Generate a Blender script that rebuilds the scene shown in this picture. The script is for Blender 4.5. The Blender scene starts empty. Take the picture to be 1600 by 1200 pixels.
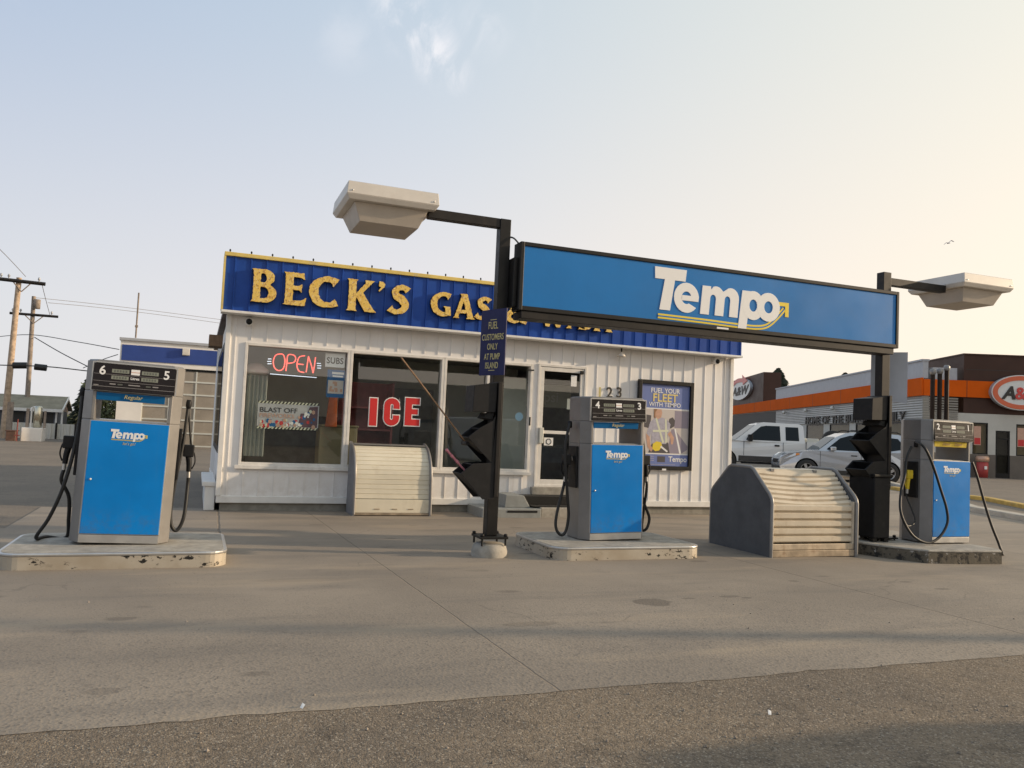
import bpy, bmesh, math, random
from mathutils import Vector, Matrix
from mathutils import noise as mnoise
random.seed(7)
R = math.radians
scene = bpy.context.scene
COL = scene.collection

# ------------------------------------------------------------------ camera
CAM_H = 1.65
FPX = 1269.4                       # focal length in pixels of a 1600 px wide picture
PITCH, ROLL, YAW = R(3.2132), R(2.5681), R(21.0367)
_f = Vector((math.sin(YAW) * math.cos(PITCH), math.cos(YAW) * math.cos(PITCH), math.sin(PITCH)))
_r = Vector((math.cos(YAW), -math.sin(YAW), 0))
_u = _r.cross(_f)
CR = _r * math.cos(ROLL) + _u * math.sin(ROLL)
CU = -_r * math.sin(ROLL) + _u * math.cos(ROLL)
CF = _f
CO = Vector((0, 0, CAM_H))
cam_d = bpy.data.cameras.new('camera')
cam = bpy.data.objects.new('camera', cam_d)
COL.objects.link(cam)
m3 = Matrix((CR, CU, -CF)).transposed()
cam.matrix_world = Matrix.Translation(CO) @ m3.to_4x4()
cam_d.sensor_width = 36
cam_d.lens = FPX / 1600 * 36
cam_d.clip_end = 4000
cam_d.clip_start = 0.05
scene.camera = cam

# ------------------------------------------------------------------ sky, sun, exposure
SUN_EL, SUN_AZ = R(15), R(-14)          # azimuth measured from +X towards +Y
SUN_DIR = Vector((math.cos(SUN_AZ) * math.cos(SUN_EL), math.sin(SUN_AZ) * math.cos(SUN_EL), math.sin(SUN_EL)))
scene.view_settings.view_transform = 'Standard'
scene.view_settings.look = 'None'
scene.view_settings.exposure = 0.28
scene.view_settings.gamma = 1
world = bpy.data.worlds.new('World')
scene.world = world
world.use_nodes = True


class NT:
    """small node-tree writer"""
    def __init__(s, tree):
        s.t = tree; tree.nodes.clear()
    def n(s, typ, ins=None, **kw):
        nd = s.t.nodes.new(typ)
        for k, v in kw.items():
            setattr(nd, k, v)
        for k, v in (ins or {}).items():
            sock = nd.inputs[k]
            if isinstance(v, bpy.types.NodeSocket):
                s.t.links.new(v, sock)
            else:
                if isinstance(v, tuple) and len(v) == 3 and sock.type == 'RGBA':
                    v = (*v, 1)
                sock.default_value = v
        return nd
    def math(s, op, a, b=0.0, c=None, clamp=False):
        ins = {0: a, 1: b}
        if c is not None: ins[2] = c
        return s.n('ShaderNodeMath', ins, operation=op, use_clamp=clamp).outputs[0]
    def mix(s, fac, a, b, blend='MIX'):
        nd = s.n('ShaderNodeMix', None, data_type='RGBA', blend_type=blend)
        for i, v in ((0, fac), (6, a), (7, b)):
            if isinstance(v, bpy.types.NodeSocket): s.t.links.new(v, nd.inputs[i])
            else: nd.inputs[i].default_value = (*v, 1) if isinstance(v, tuple) and len(v) == 3 else v
        return nd.outputs[2]
    def ramp(s, fac, stops):
        nd = s.n('ShaderNodeValToRGB', {0: fac})
        el = nd.color_ramp.elements
        while len(el) > 2: el.remove(el[-1])
        for i, (p, c) in enumerate(stops):
            e = el[i] if i < 2 else el.new(p)
            e.position = p
            e.color = (c, c, c, 1) if not isinstance(c, tuple) else (*c, 1)
        return nd.outputs[0]
    def smooth(s, v, a, b):
        return s.n('ShaderNodeMapRange', {0: v, 1: a, 2: b}, interpolation_type='SMOOTHSTEP').outputs[0]
    def noise(s, vec, scale, detail=3, rough=.55):
        return s.n('ShaderNodeTexNoise', {'Vector': vec, 'Scale': scale, 'Detail': detail, 'Roughness': rough}).outputs[0]


w = NT(world.node_tree)
tc = w.n('ShaderNodeTexCoord').outputs['Generated']
sky = w.n('ShaderNodeTexSky', sky_type='NISHITA', sun_disc=False, sun_elevation=SUN_EL,
          sun_rotation=math.pi / 2 - SUN_AZ, air_density=1.0, dust_density=3.5, ozone_density=1.5, altitude=400)
sep = w.n('ShaderNodeSeparateXYZ', {0: tc})
sdot = w.n('ShaderNodeVectorMath', {0: tc, 1: SUN_DIR}, operation='DOT_PRODUCT').outputs['Value']
# smoke haze: thick near the horizon, warmer and brighter towards the sun
zc = w.math('MAXIMUM', sep.outputs[2], 0.0)
SKY_S = 0.10
sunw = w.n('ShaderNodeMapRange', {0: sdot, 1: -.45, 2: .70}).outputs[0]
c_low = w.ramp(sunw, [(0, (.68, .68, .70)), (.45, (.80, .745, .73)), (1, (1.02, .86, .67))])
c_high = w.ramp(sunw, [(0, (.34, .46, .66)), (.5, (.54, .65, .75)), (1, (.86, .85, .74))])
zf = w.smooth(zc, .02, .60)
hz_warm = w.mix(1.0, w.mix(zf, c_low, c_high), (10.0, 10.0, 10.0), 'MULTIPLY')
hz_fac = w.math('MULTIPLY_ADD', zc, -.25, .90, clamp=True)
# thin cirrus wisps
mp = w.n('ShaderNodeMapping', {'Vector': tc, 'Rotation': (R(20), R(-30), R(-18)), 'Scale': (2.0, 1.0, 1.2)})
dist = w.n('ShaderNodeTexNoise', {'Vector': mp.outputs[0], 'Scale': 9.0, 'Detail': 9, 'Roughness': .6, 'Distortion': 1.1}).outputs[0]
big = w.n('ShaderNodeTexNoise', {'Vector': tc, 'Scale': 2.3, 'Detail': 2}).outputs[0]
ci = w.math('MULTIPLY', w.smooth(dist, .50, .78), w.smooth(big, .45, .62))
ci = w.math('MULTIPLY', w.math('MULTIPLY', ci, w.smooth(sep.outputs[2], .34, .55)), .3)
for dv, r0, k in (((.200, .872, .448), .034, 1.0), ((.226, .877, .424), .028, 1.0), ((.245, .879, .405), .022, .8), ((.128, .896, .426), .030, .25), ((.273, .851, .449), .03, .3), ((.190, .866, .465), .034, 1.0)):
    dv = Vector(dv).normalized()
    dd = w.n('ShaderNodeVectorMath', {0: tc, 1: dv}, operation='DISTANCE').outputs['Value']
    ci = w.math('MAXIMUM', ci, w.math('MULTIPLY', w.math('MULTIPLY', w.smooth(dd, r0 * 1.6, 0.0), w.smooth(dist, .36, .62)), k))
base = w.mix(hz_fac, sky.outputs[0], hz_warm)
base = w.mix(w.math('MULTIPLY', ci, .75), base, (8.3, 8.1, 8.3))
bg = w.n('ShaderNodeBackground', {'Color': base, 'Strength': SKY_S})
w.t.links.new(bg.outputs[0], w.n('ShaderNodeOutputWorld').inputs[0])

sun_d = bpy.data.lights.new('sun', 'SUN')
sun_d.energy = 3.5
sun_d.angle = R(1.0)
sun_d.color = (1.0, .78, .54)
sun_o = bpy.data.objects.new('sun', sun_d)
COL.objects.link(sun_o)
sun_o.rotation_euler = (-SUN_DIR).to_track_quat('-Z', 'Y').to_euler()


# ------------------------------------------------------------------ measuring helpers (photo pixel -> place at a given depth)
def ray(x, y):
    return CF + CR * ((x - 800) / FPX) - CU * ((y - 600) / FPX)
def P(x, y, Y):
    d = ray(x, y); return CO + d * (Y / d.y)
def G(x, y, z=0.0):
    d = ray(x, y); return CO + d * ((z - CAM_H) / d.z)
def D(x, y, d):
    return CO + ray(x, y) * d


# ------------------------------------------------------------------ materials
def mat(name, col, rough=.6, metal=0.0, var=0.0, scale=3.0, bump=0.0, bscale=40.0, dirt=None, dirt_amt=.0,
        emit=None, estr=0.0, spec=.5, coat=0.0):
    m = bpy.data.materials.new(name)
    m.use_nodes = True
    t = NT(m.node_tree)
    co = t.n('ShaderNodeTexCoord').outputs['Object']
    c = (*col, 1)
    if var:
        nz = t.noise(co, scale, 5, .6)
        lo = tuple(max(0, v * (1 - var)) for v in col); hi = tuple(min(1, v * (1 + var)) for v in col)
        c = t.mix(t.smooth(nz, .3, .7), lo, hi)
    if dirt:
        nz2 = t.noise(co, scale * .8 + .7, 7, .68)
        c = t.mix(t.math('MULTIPLY', t.smooth(nz2, .52, .74), dirt_amt), c, dirt)
    p = t.n('ShaderNodeBsdfPrincipled', {'Base Color': c, 'Roughness': rough, 'Metallic': metal,
                                         'Specular IOR Level': spec, 'Coat Weight': coat})
    if var and rough > .15:
        t.t.links.new(t.math('MULTIPLY_ADD', t.noise(co, scale * 2.3, 4), .25, rough - .12, clamp=True), p.inputs['Roughness'])
    if bump:
        b = t.n('ShaderNodeBump', {'Strength': bump, 'Distance': .01, 'Height': t.noise(co, bscale, 4)})
        t.t.links.new(b.outputs[0], p.inputs['Normal'])
    if emit:
        p.inputs['Emission Color'].default_value = (*emit, 1)
        p.inputs['Emission Strength'].default_value = estr
    t.t.links.new(p.outputs[0], t.n('ShaderNodeOutputMaterial').inputs[0])
    return m


def glass_mat(name, tint=(.7, .75, .72), refl=.05, gcol=(1, 1, 1)):
    m = bpy.data.materials.new(name); m.use_nodes = True
    t = NT(m.node_tree)
    fc = t.n('ShaderNodeLayerWeight', {'Blend': .5}).outputs['Facing']
    fac = t.math('MULTIPLY_ADD', t.math('POWER', fc, 5.0), .9, refl, clamp=True)
    tr = t.n('ShaderNodeBsdfTransparent', {'Color': tint})
    gl = t.n('ShaderNodeBsdfGlossy', {'Color': gcol, 'Roughness': .015})
    mx = t.n('ShaderNodeMixShader', {0: fac, 1: tr.outputs[0], 2: gl.outputs[0]})
    t.t.links.new(mx.outputs[0], t.n('ShaderNodeOutputMaterial').inputs[0])
    return m


M = {}
M['siding'] = mat('white ribbed siding', (.80, .78, .75), .45, var=.05, scale=1.3, dirt=(.52, .46, .38), dirt_amt=.28)
M['trim_white'] = mat('white trim', (.78, .76, .72), .4, var=.05, scale=4, dirt=(.45, .38, .30), dirt_amt=.25)
M['frame_white'] = mat('weathered window frame', (.74, .71, .66), .45, var=.08, scale=5, dirt=(.4, .33, .26), dirt_amt=.3)
M['fascia_blue'] = mat('blue painted metal', (.011, .062, .31), .42, var=.14, scale=1.6, dirt=(.03, .10, .36), dirt_amt=.35, spec=.25)
M['yellow_trim'] = mat('faded yellow trim', (.70, .52, .14), .55, var=.12, scale=3, dirt=(.33, .33, .34), dirt_amt=.85)
M['letter_side'] = mat('dark letter edge', (.03, .022, .02), .7)
M['concrete_old'] = mat('old concrete', (.36, .33, .28), .85, var=.22, scale=5, bump=.6, bscale=70, dirt=(.14, .12, .10), dirt_amt=.5)
M['found'] = mat('foundation concrete', (.27, .25, .21), .85, var=.2, scale=4, bump=.4, dirt=(.12, .11, .09), dirt_amt=.5)
M['black_metal'] = mat('black painted steel', (.010, .0095, .009), .45, var=.25, scale=4, dirt=(.03, .023, .018), dirt_amt=.4, spec=.3)
M['post_brown'] = mat('weathered dark steel', (.018, .015, .013), .5, var=.25, scale=5, dirt=(.06, .045, .03), dirt_amt=.5, spec=.3)
M['black_plastic'] = mat('black plastic', (.010, .010, .011), .55, var=.2, scale=6, dirt=(.04, .035, .03), dirt_amt=.3, spec=.3)
M['rubber'] = mat('black rubber', (.012, .012, .012), .5)
M['pump_grey'] = mat('grey pump steel', (.25, .24, .23), .40, .35, var=.08, scale=2.5, dirt=(.17, .14, .12), dirt_amt=.3)
M['silver'] = mat('brushed aluminium', (.56, .55, .53), .35, .75, var=.08, scale=5)
M['pump_blue'] = mat('blue pump door', (.0, .215, .64), .38, var=.10, scale=2.2, dirt=(.02, .15, .42), dirt_amt=.5, spec=.22)
M['strip_blue'] = mat('blue strip', (.004, .12, .32), .4, spec=.25)
M['strip_yellow'] = mat('yellow strip', (.62, .45, .03), .5, var=.15, scale=9)
M['display'] = mat('dark display fascia', (.012, .008, .008), .3, var=.2, scale=8, spec=.25)
M['lcd'] = mat('grey liquid crystal', (.22, .23, .18), .25)
M['lcd_digit'] = mat('liquid crystal digit', (.10, .105, .085), .3)
M['white_print'] = mat('white print', (.82, .81, .79), .5)
M['grey_print'] = mat('grey print', (.30, .28, .27), .5)
M['gold_print'] = mat('gold print', (.58, .50, .22), .5)
M['yellow_print'] = mat('yellow print', (.80, .60, .03), .5)
M['navy'] = mat('navy sign', (.012, .014, .075), .5, var=.1, scale=4, spec=.25)
M['sign_blue'] = mat('blue sign face', (.004, .165, .47), .35, var=.10, scale=.6, dirt=(.01, .13, .36), dirt_amt=.35, spec=.35)
M['lamp_cream'] = mat('cream lamp housing', (.66, .61, .54), .4, var=.05, scale=3, dirt=(.45, .38, .3), dirt_amt=.3)
M['lamp_lens'] = mat('frosted lamp lens', (.50, .44, .37), .45, var=.06, scale=3)
M['cream_slat'] = mat('cream shutter', (.72, .66, .52), .45, var=.06, scale=2, dirt=(.42, .33, .21), dirt_amt=.35)
M['grey_panel'] = mat('blue grey side panel', (.105, .108, .114), .7, var=.14, scale=3, bump=.25, bscale=15, dirt=(.06, .062, .07), dirt_amt=.4, spec=.2)
M['grey_panel2'] = mat('grey side panel', (.20, .20, .21), .6, var=.12, scale=3)
M['rust'] = mat('rusty rail', (.36, .29, .21), .55, .4, var=.3, scale=5, dirt=(.16, .07, .03), dirt_amt=.75)
M['wood_brown'] = mat('brown wood', (.22, .13, .07), .7, var=.2, scale=10)
M['pink'] = mat('pink handle', (.55, .20, .24), .5, var=.2, scale=20)
M['grey_step'] = mat('grey painted step', (.26, .27, .26), .6, var=.12, scale=4, dirt=(.15, .14, .12), dirt_amt=.4)
M['mat_black'] = mat('black door mat', (.016, .015, .014), .95, bump=.8, bscale=120)
M['red'] = mat('red sticker', (.62, .03, .03), .4, var=.05)
M['neon_red'] = mat('red neon', (.8, .1, .08), .4, emit=(1.0, .13, .10), estr=1.3)
M['neon_white'] = mat('pale neon', (.8, .85, .95), .4, emit=(.75, .85, 1.0), estr=.75)
M['glass'] = glass_mat('window glass', (.95, .98, .96), .11)
M['glass_dark'] = glass_mat('tinted glass', (.75, .75, .71), .03, (.38, .38, .38))
M['interior_wall'] = mat('interior wall', (.62, .63, .56), .8, var=.1, scale=1)
M['interior_floor'] = mat('interior floor', (.32, .29, .25), .5, var=.2, scale=2)
M['interior_dark'] = mat('dark shelving', (.085, .085, .08), .6, var=.3, scale=4)
M['maroon'] = mat('maroon shelf', (.28, .075, .075), .6, var=.2, scale=4)
M['olive_box'] = mat('olive cabinet', (.22, .19, .11), .7, var=.1)
M['orange'] = mat('orange cloth', (.42, .10, .03), .8, var=.15, scale=8)
M['teal_pale'] = mat('pale grey green panel', (.34, .37, .345), .5, var=.1, scale=2)
M['cw_white'] = mat('white painted wall', (.80, .76, .70), .6, var=.05, scale=.8, dirt=(.5, .44, .36), dirt_amt=.25)
M['cw_blue'] = mat('blue band', (.02, .055, .25), .5, var=.1, scale=1)
M['pane_tan'] = mat('door pane with painted reflection', (.30, .26, .21), .25, var=.15, scale=.8)  # tan tone puts the panes' reflection into the base colour
M['alu'] = mat('pale aluminium', (.62, .62, .56), .4, .3)
M['pole_wood'] = mat('weathered pole wood', (.45, .34, .245), .9, var=.25, scale=5, dirt=(.26, .18, .12), dirt_amt=.4, spec=.2)
M['pole_grey'] = mat('grey pole wood', (.27, .22, .18), .85, var=.25, scale=5)
M['wire'] = mat('cable', (.03, .03, .03), .6)
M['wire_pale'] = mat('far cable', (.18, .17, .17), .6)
M['green_roof'] = mat('grey green shingles', (.27, .25, .195), .95, var=.15, scale=2, spec=.05)
M['house_wall'] = mat('blue grey cladding', (.09, .10, .12), .7, var=.1)
M['gable'] = mat('brown gable', (.24, .18, .16), .8, var=.15)
M['fence_metal'] = mat('pale metal fence', (.62, .60, .54), .55, var=.08, scale=1)
M['steel_bright'] = mat('bright steel', (.62, .58, .46), .25, .9)
M['aw_orange'] = mat('orange cladding', (.68, .115, .010), .75, var=.06, scale=.7, spec=.06)
M['aw_brown'] = mat('dark brown cladding', (.060, .028, .019), .5, var=.12, scale=.6, spec=.25)
M['aw_base'] = mat('taupe base', (.15, .125, .10), .7, var=.1, scale=1)
M['aw_stucco'] = mat('pale stucco', (.55, .53, .47), .85, var=.06, scale=1, bump=.2)
M['aw_siding'] = mat('grey corrugated cladding', (.40, .39, .36), .45, .3, var=.06, scale=1)
M['parapet'] = mat('grey parapet', (.42, .43, .45), .5, .2, var=.05)
M['blind'] = mat('tan blind', (.42, .32, .19), .8, var=.08, scale=1)
M['dark_room'] = mat('dark room', (.03, .028, .025), .6)
M['letter_dark'] = mat('dark lettering', (.03, .026, .022), .5)
M['car_silver'] = mat('silver paint', (.44, .47, .51), .26, .55, coat=.5)
M['car_white'] = mat('white paint', (.72, .72, .70), .25, coat=.6)
M['cladding'] = mat('dark cladding', (.05, .047, .043), .6, var=.1)
M['tyre'] = mat('tyre rubber', (.02, .02, .02), .75)
M['rim'] = mat('alloy rim', (.45, .45, .45), .3, .8)
M['car_glass'] = glass_mat('car glass', (.10, .115, .12), .03, (.6, .65, .7))
M['head_glass'] = mat('headlight glass', (.75, .77, .78), .12, coat=1)
M['amber'] = mat('amber lens', (.75, .25, .03), .2)
M['red_lens'] = mat('red lens', (.55, .02, .02), .2)
M['car_inside'] = mat('car interior', (.12, .115, .11), .8)
M['pipe_dark'] = mat('dark brown pipe', (.028, .017, .012), .6, var=.2, scale=5, spec=.2)
M['stake_red'] = mat('dull red stake', (.22, .05, .04), .7)
M['dull_rail'] = mat('dull stained rail', (.50, .42, .32), .45, .5, var=.2, scale=5, dirt=(.25, .14, .07), dirt_amt=.6)
M['tan_slat'] = mat('weathered tan slat', (.60, .52, .40), .45, var=.08, scale=2, dirt=(.36, .26, .16), dirt_amt=.5)
M['crate_brown'] = mat('rusty brown', (.12, .065, .045), .8, var=.3, scale=6)
M['needle'] = mat('spruce needles', (.030, .038, .020), .8, var=.35, scale=1.5)
M['leaf'] = mat('summer leaves', (.070, .085, .032), .7, var=.4, scale=2)
M['bark'] = mat('bark', (.10, .075, .055), .9, var=.2)
M['poster_blue'] = mat('poster blue', (.16, .21, .46), .4)
M['poster_wall'] = mat('poster wall grey', (.60, .54, .50), .4)
M['poster_mauve'] = mat('poster mauve', (.30, .26, .32), .4)
M['poster_shirt'] = mat('poster shirt', (.42, .40, .47), .4, var=.15, scale=14)
M['poster_skin'] = mat('poster skin', (.58, .34, .24), .4, var=.08, scale=12)
M['poster_hair'] = mat('poster hair', (.30, .16, .08), .4)
M['poster_dark'] = mat('poster dark', (.09, .08, .085), .4)
M['poster_gold'] = mat('poster gold', (.78, .62, .22), .4)
M['poster_vest'] = mat('poster vest strap', (.68, .69, .52), .4)
M['banner_grey'] = mat('banner grey', (.46, .46, .47), .5, var=.08, scale=6)
M['banner_purple'] = mat('banner purple', (.11, .05, .07), .5)
M['yellow_kerb'] = mat('worn yellow kerb paint', (.52, .34, .08), .8, var=.2, scale=4, dirt=(.33, .30, .25), dirt_amt=.8)
M['kerb'] = mat('kerb concrete', (.45, .41, .34), .85, var=.15, scale=3, bump=.3)
M['oval_white'] = mat('white sign face', (.72, .72, .68), .35)
M['oval_ring'] = mat('orange red ring', (.66, .13, .05), .35)
M['oval_red'] = mat('red mark', (.62, .05, .04), .35)
M['copper'] = mat('copper bin lid', (.62, .38, .26), .35, .4)
M['bin_red'] = mat('red litter bin', (.45, .06, .05), .5)
M['facing_wall'] = mat('far storefront wall', (.30, .28, .25), .8, var=.15, scale=.4)
M['facing_band'] = mat('far storefront band', (.42, .38, .33), .7, var=.1, scale=.4)


def letter_paint():
    m = bpy.data.materials.new('flaking yellow letter face'); m.use_nodes = True
    t = NT(m.node_tree)
    co = t.n('ShaderNodeTexCoord').outputs['Object']
    a = t.noise(co, 17, 5, .75); b = t.noise(co, 5, 3)
    c = t.mix(t.smooth(b, .35, .65), (.78, .50, .09), (.83, .58, .15))
    c = t.mix(t.math('MULTIPLY', t.smooth(a, .52, .60), .85), c, (.40, .20, .06))
    v = t.n('ShaderNodeTexVoronoi', {'Vector': co, 'Scale': 19}).outputs['Distance']
    c = t.mix(t.math('MULTIPLY', t.smooth(v, .26, .12), .8), c, (.74, .62, .48))
    p = t.n('ShaderNodeBsdfPrincipled', {'Base Color': c, 'Roughness': .6})
    bp = t.n('ShaderNodeBump', {'Strength': .7, 'Distance': .01, 'Height': a})
    t.t.links.new(bp.outputs[0], p.inputs['Normal'])
    t.t.links.new(p.outputs[0], t.n('ShaderNodeOutputMaterial').inputs[0])
    return m
M['letter_face'] = letter_paint()


def pump_paint():
    m = bpy.data.materials.new('worn blue pump paint'); m.use_nodes = True
    t = NT(m.node_tree)
    co = t.n('ShaderNodeTexCoord').outputs['Object']
    z = t.n('ShaderNodeSeparateXYZ', {0: co}).outputs[2]
    c = t.mix(t.smooth(t.noise(co, 1.6, 4), .3, .7), (.0, .19, .57), (.0, .225, .66))
    st = t.noise(t.n('ShaderNodeMapping', {'Vector': co, 'Scale': (14, 14, .8)}).outputs[0], 1.0, 5, .65)
    c = t.mix(t.math('MULTIPLY', t.smooth(st, .55, .75), .22), c, (.06, .20, .42))
    g = t.math('MULTIPLY', t.smooth(z, .48, .12), t.smooth(t.noise(co, 9, 6, .7), .40, .66))
    c = t.mix(t.math('MULTIPLY', g, .35), c, (.10, .12, .15))
    sc = t.noise(t.n('ShaderNodeMapping', {'Vector': co, 'Rotation': (0, .6, 0), 'Scale': (60, 60, 3)}).outputs[0], 1.0, 3, .5)
    c = t.mix(t.math('MULTIPLY', t.smooth(sc, .72, .78), .35), c, (.20, .36, .55))
    ro = t.math('MULTIPLY_ADD', t.noise(co, 5, 5), .30, .25)
    p = t.n('ShaderNodeBsdfPrincipled', {'Base Color': c, 'Roughness': ro, 'Specular IOR Level': .28})
    bp = t.n('ShaderNodeBump', {'Strength': .10, 'Distance': .02, 'Height': t.noise(co, 2.2, 2)})
    t.t.links.new(bp.outputs[0], p.inputs['Normal'])
    t.t.links.new(p.outputs[0], t.n('ShaderNodeOutputMaterial').inputs[0])
    return m
M['pump_blue'] = pump_paint()


def siding():
    m = bpy.data.materials.new('white ribbed cladding'); m.use_nodes = True
    t = NT(m.node_tree)
    co = t.n('ShaderNodeTexCoord').outputs['Object']
    z = t.n('ShaderNodeSeparateXYZ', {0: co}).outputs[2]
    c = t.mix(t.smooth(t.noise(co, 1.2, 4), .35, .65), (.80, .775, .745), (.86, .84, .82))
    st = t.noise(t.n('ShaderNodeMapping', {'Vector': co, 'Scale': (9, 9, .5)}).outputs[0], 1.0, 5, .65)
    c = t.mix(t.math('MULTIPLY', t.smooth(st, .56, .76), .25), c, (.56, .51, .45))
    sp = t.math('MULTIPLY', t.smooth(z, .75, .28), t.smooth(t.noise(co, 7, 6, .7), .38, .62))
    c = t.mix(t.math('MULTIPLY', sp, .25), c, (.48, .41, .33))
    p = t.n('ShaderNodeBsdfPrincipled', {'Base Color': c, 'Roughness': .48})
    bp = t.n('ShaderNodeBump', {'Strength': .12, 'Distance': .02, 'Height': t.noise(co, 2.6, 3)})
    t.t.links.new(bp.outputs[0], p.inputs['Normal'])
    t.t.links.new(p.outputs[0], t.n('ShaderNodeOutputMaterial').inputs[0])
    return m
M['siding'] = siding()


def island_side():
    """worn steel kerb facing with chipped black patches"""
    m = bpy.data.materials.new('chipped kerb facing'); m.use_nodes = True
    t = NT(m.node_tree)
    co = t.n('ShaderNodeTexCoord').outputs['Object']
    mp = t.n('ShaderNodeMapping', {'Vector': co, 'Scale': (1, 1, 1.9)}).outputs[0]
    a = t.noise(mp, 9, 6, .66); b = t.noise(co, 1.7, 2)
    c = t.mix(t.smooth(t.noise(co, 3, 4), .3, .7), (.40, .34, .26), (.50, .45, .37))
    msk = t.math('MULTIPLY', t.smooth(a, .555, .57), t.smooth(b, .46, .52))
    c = t.mix(msk, c, (.02, .018, .016))
    p = t.n('ShaderNodeBsdfPrincipled', {'Base Color': c, 'Roughness': .5, 'Metallic': .25})
    t.t.links.new(p.outputs[0], t.n('ShaderNodeOutputMaterial').inputs[0])
    return m
M['island_side'] = island_side()


def mossy():
    m = bpy.data.materials.new('blackened concrete edge'); m.use_nodes = True
    t = NT(m.node_tree)
    co = t.n('ShaderNodeTexCoord').outputs['Object']
    a = t.noise(co, 7, 7, .72)
    c = t.mix(t.smooth(a, .42, .52), (.025, .023, .02), (.13, .11, .08))
    c = t.mix(t.smooth(t.noise(co, 11, 6, .7), .60, .66), c, (.40, .37, .33))
    p = t.n('ShaderNodeBsdfPrincipled', {'Base Color': c, 'Roughness': .9})
    bp = t.n('ShaderNodeBump', {'Strength': .8, 'Distance': .02, 'Height': a})
    t.t.links.new(bp.outputs[0], p.inputs['Normal'])
    t.t.links.new(p.outputs[0], t.n('ShaderNodeOutputMaterial').inputs[0])
    return m
M['mossy'] = mossy()


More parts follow.
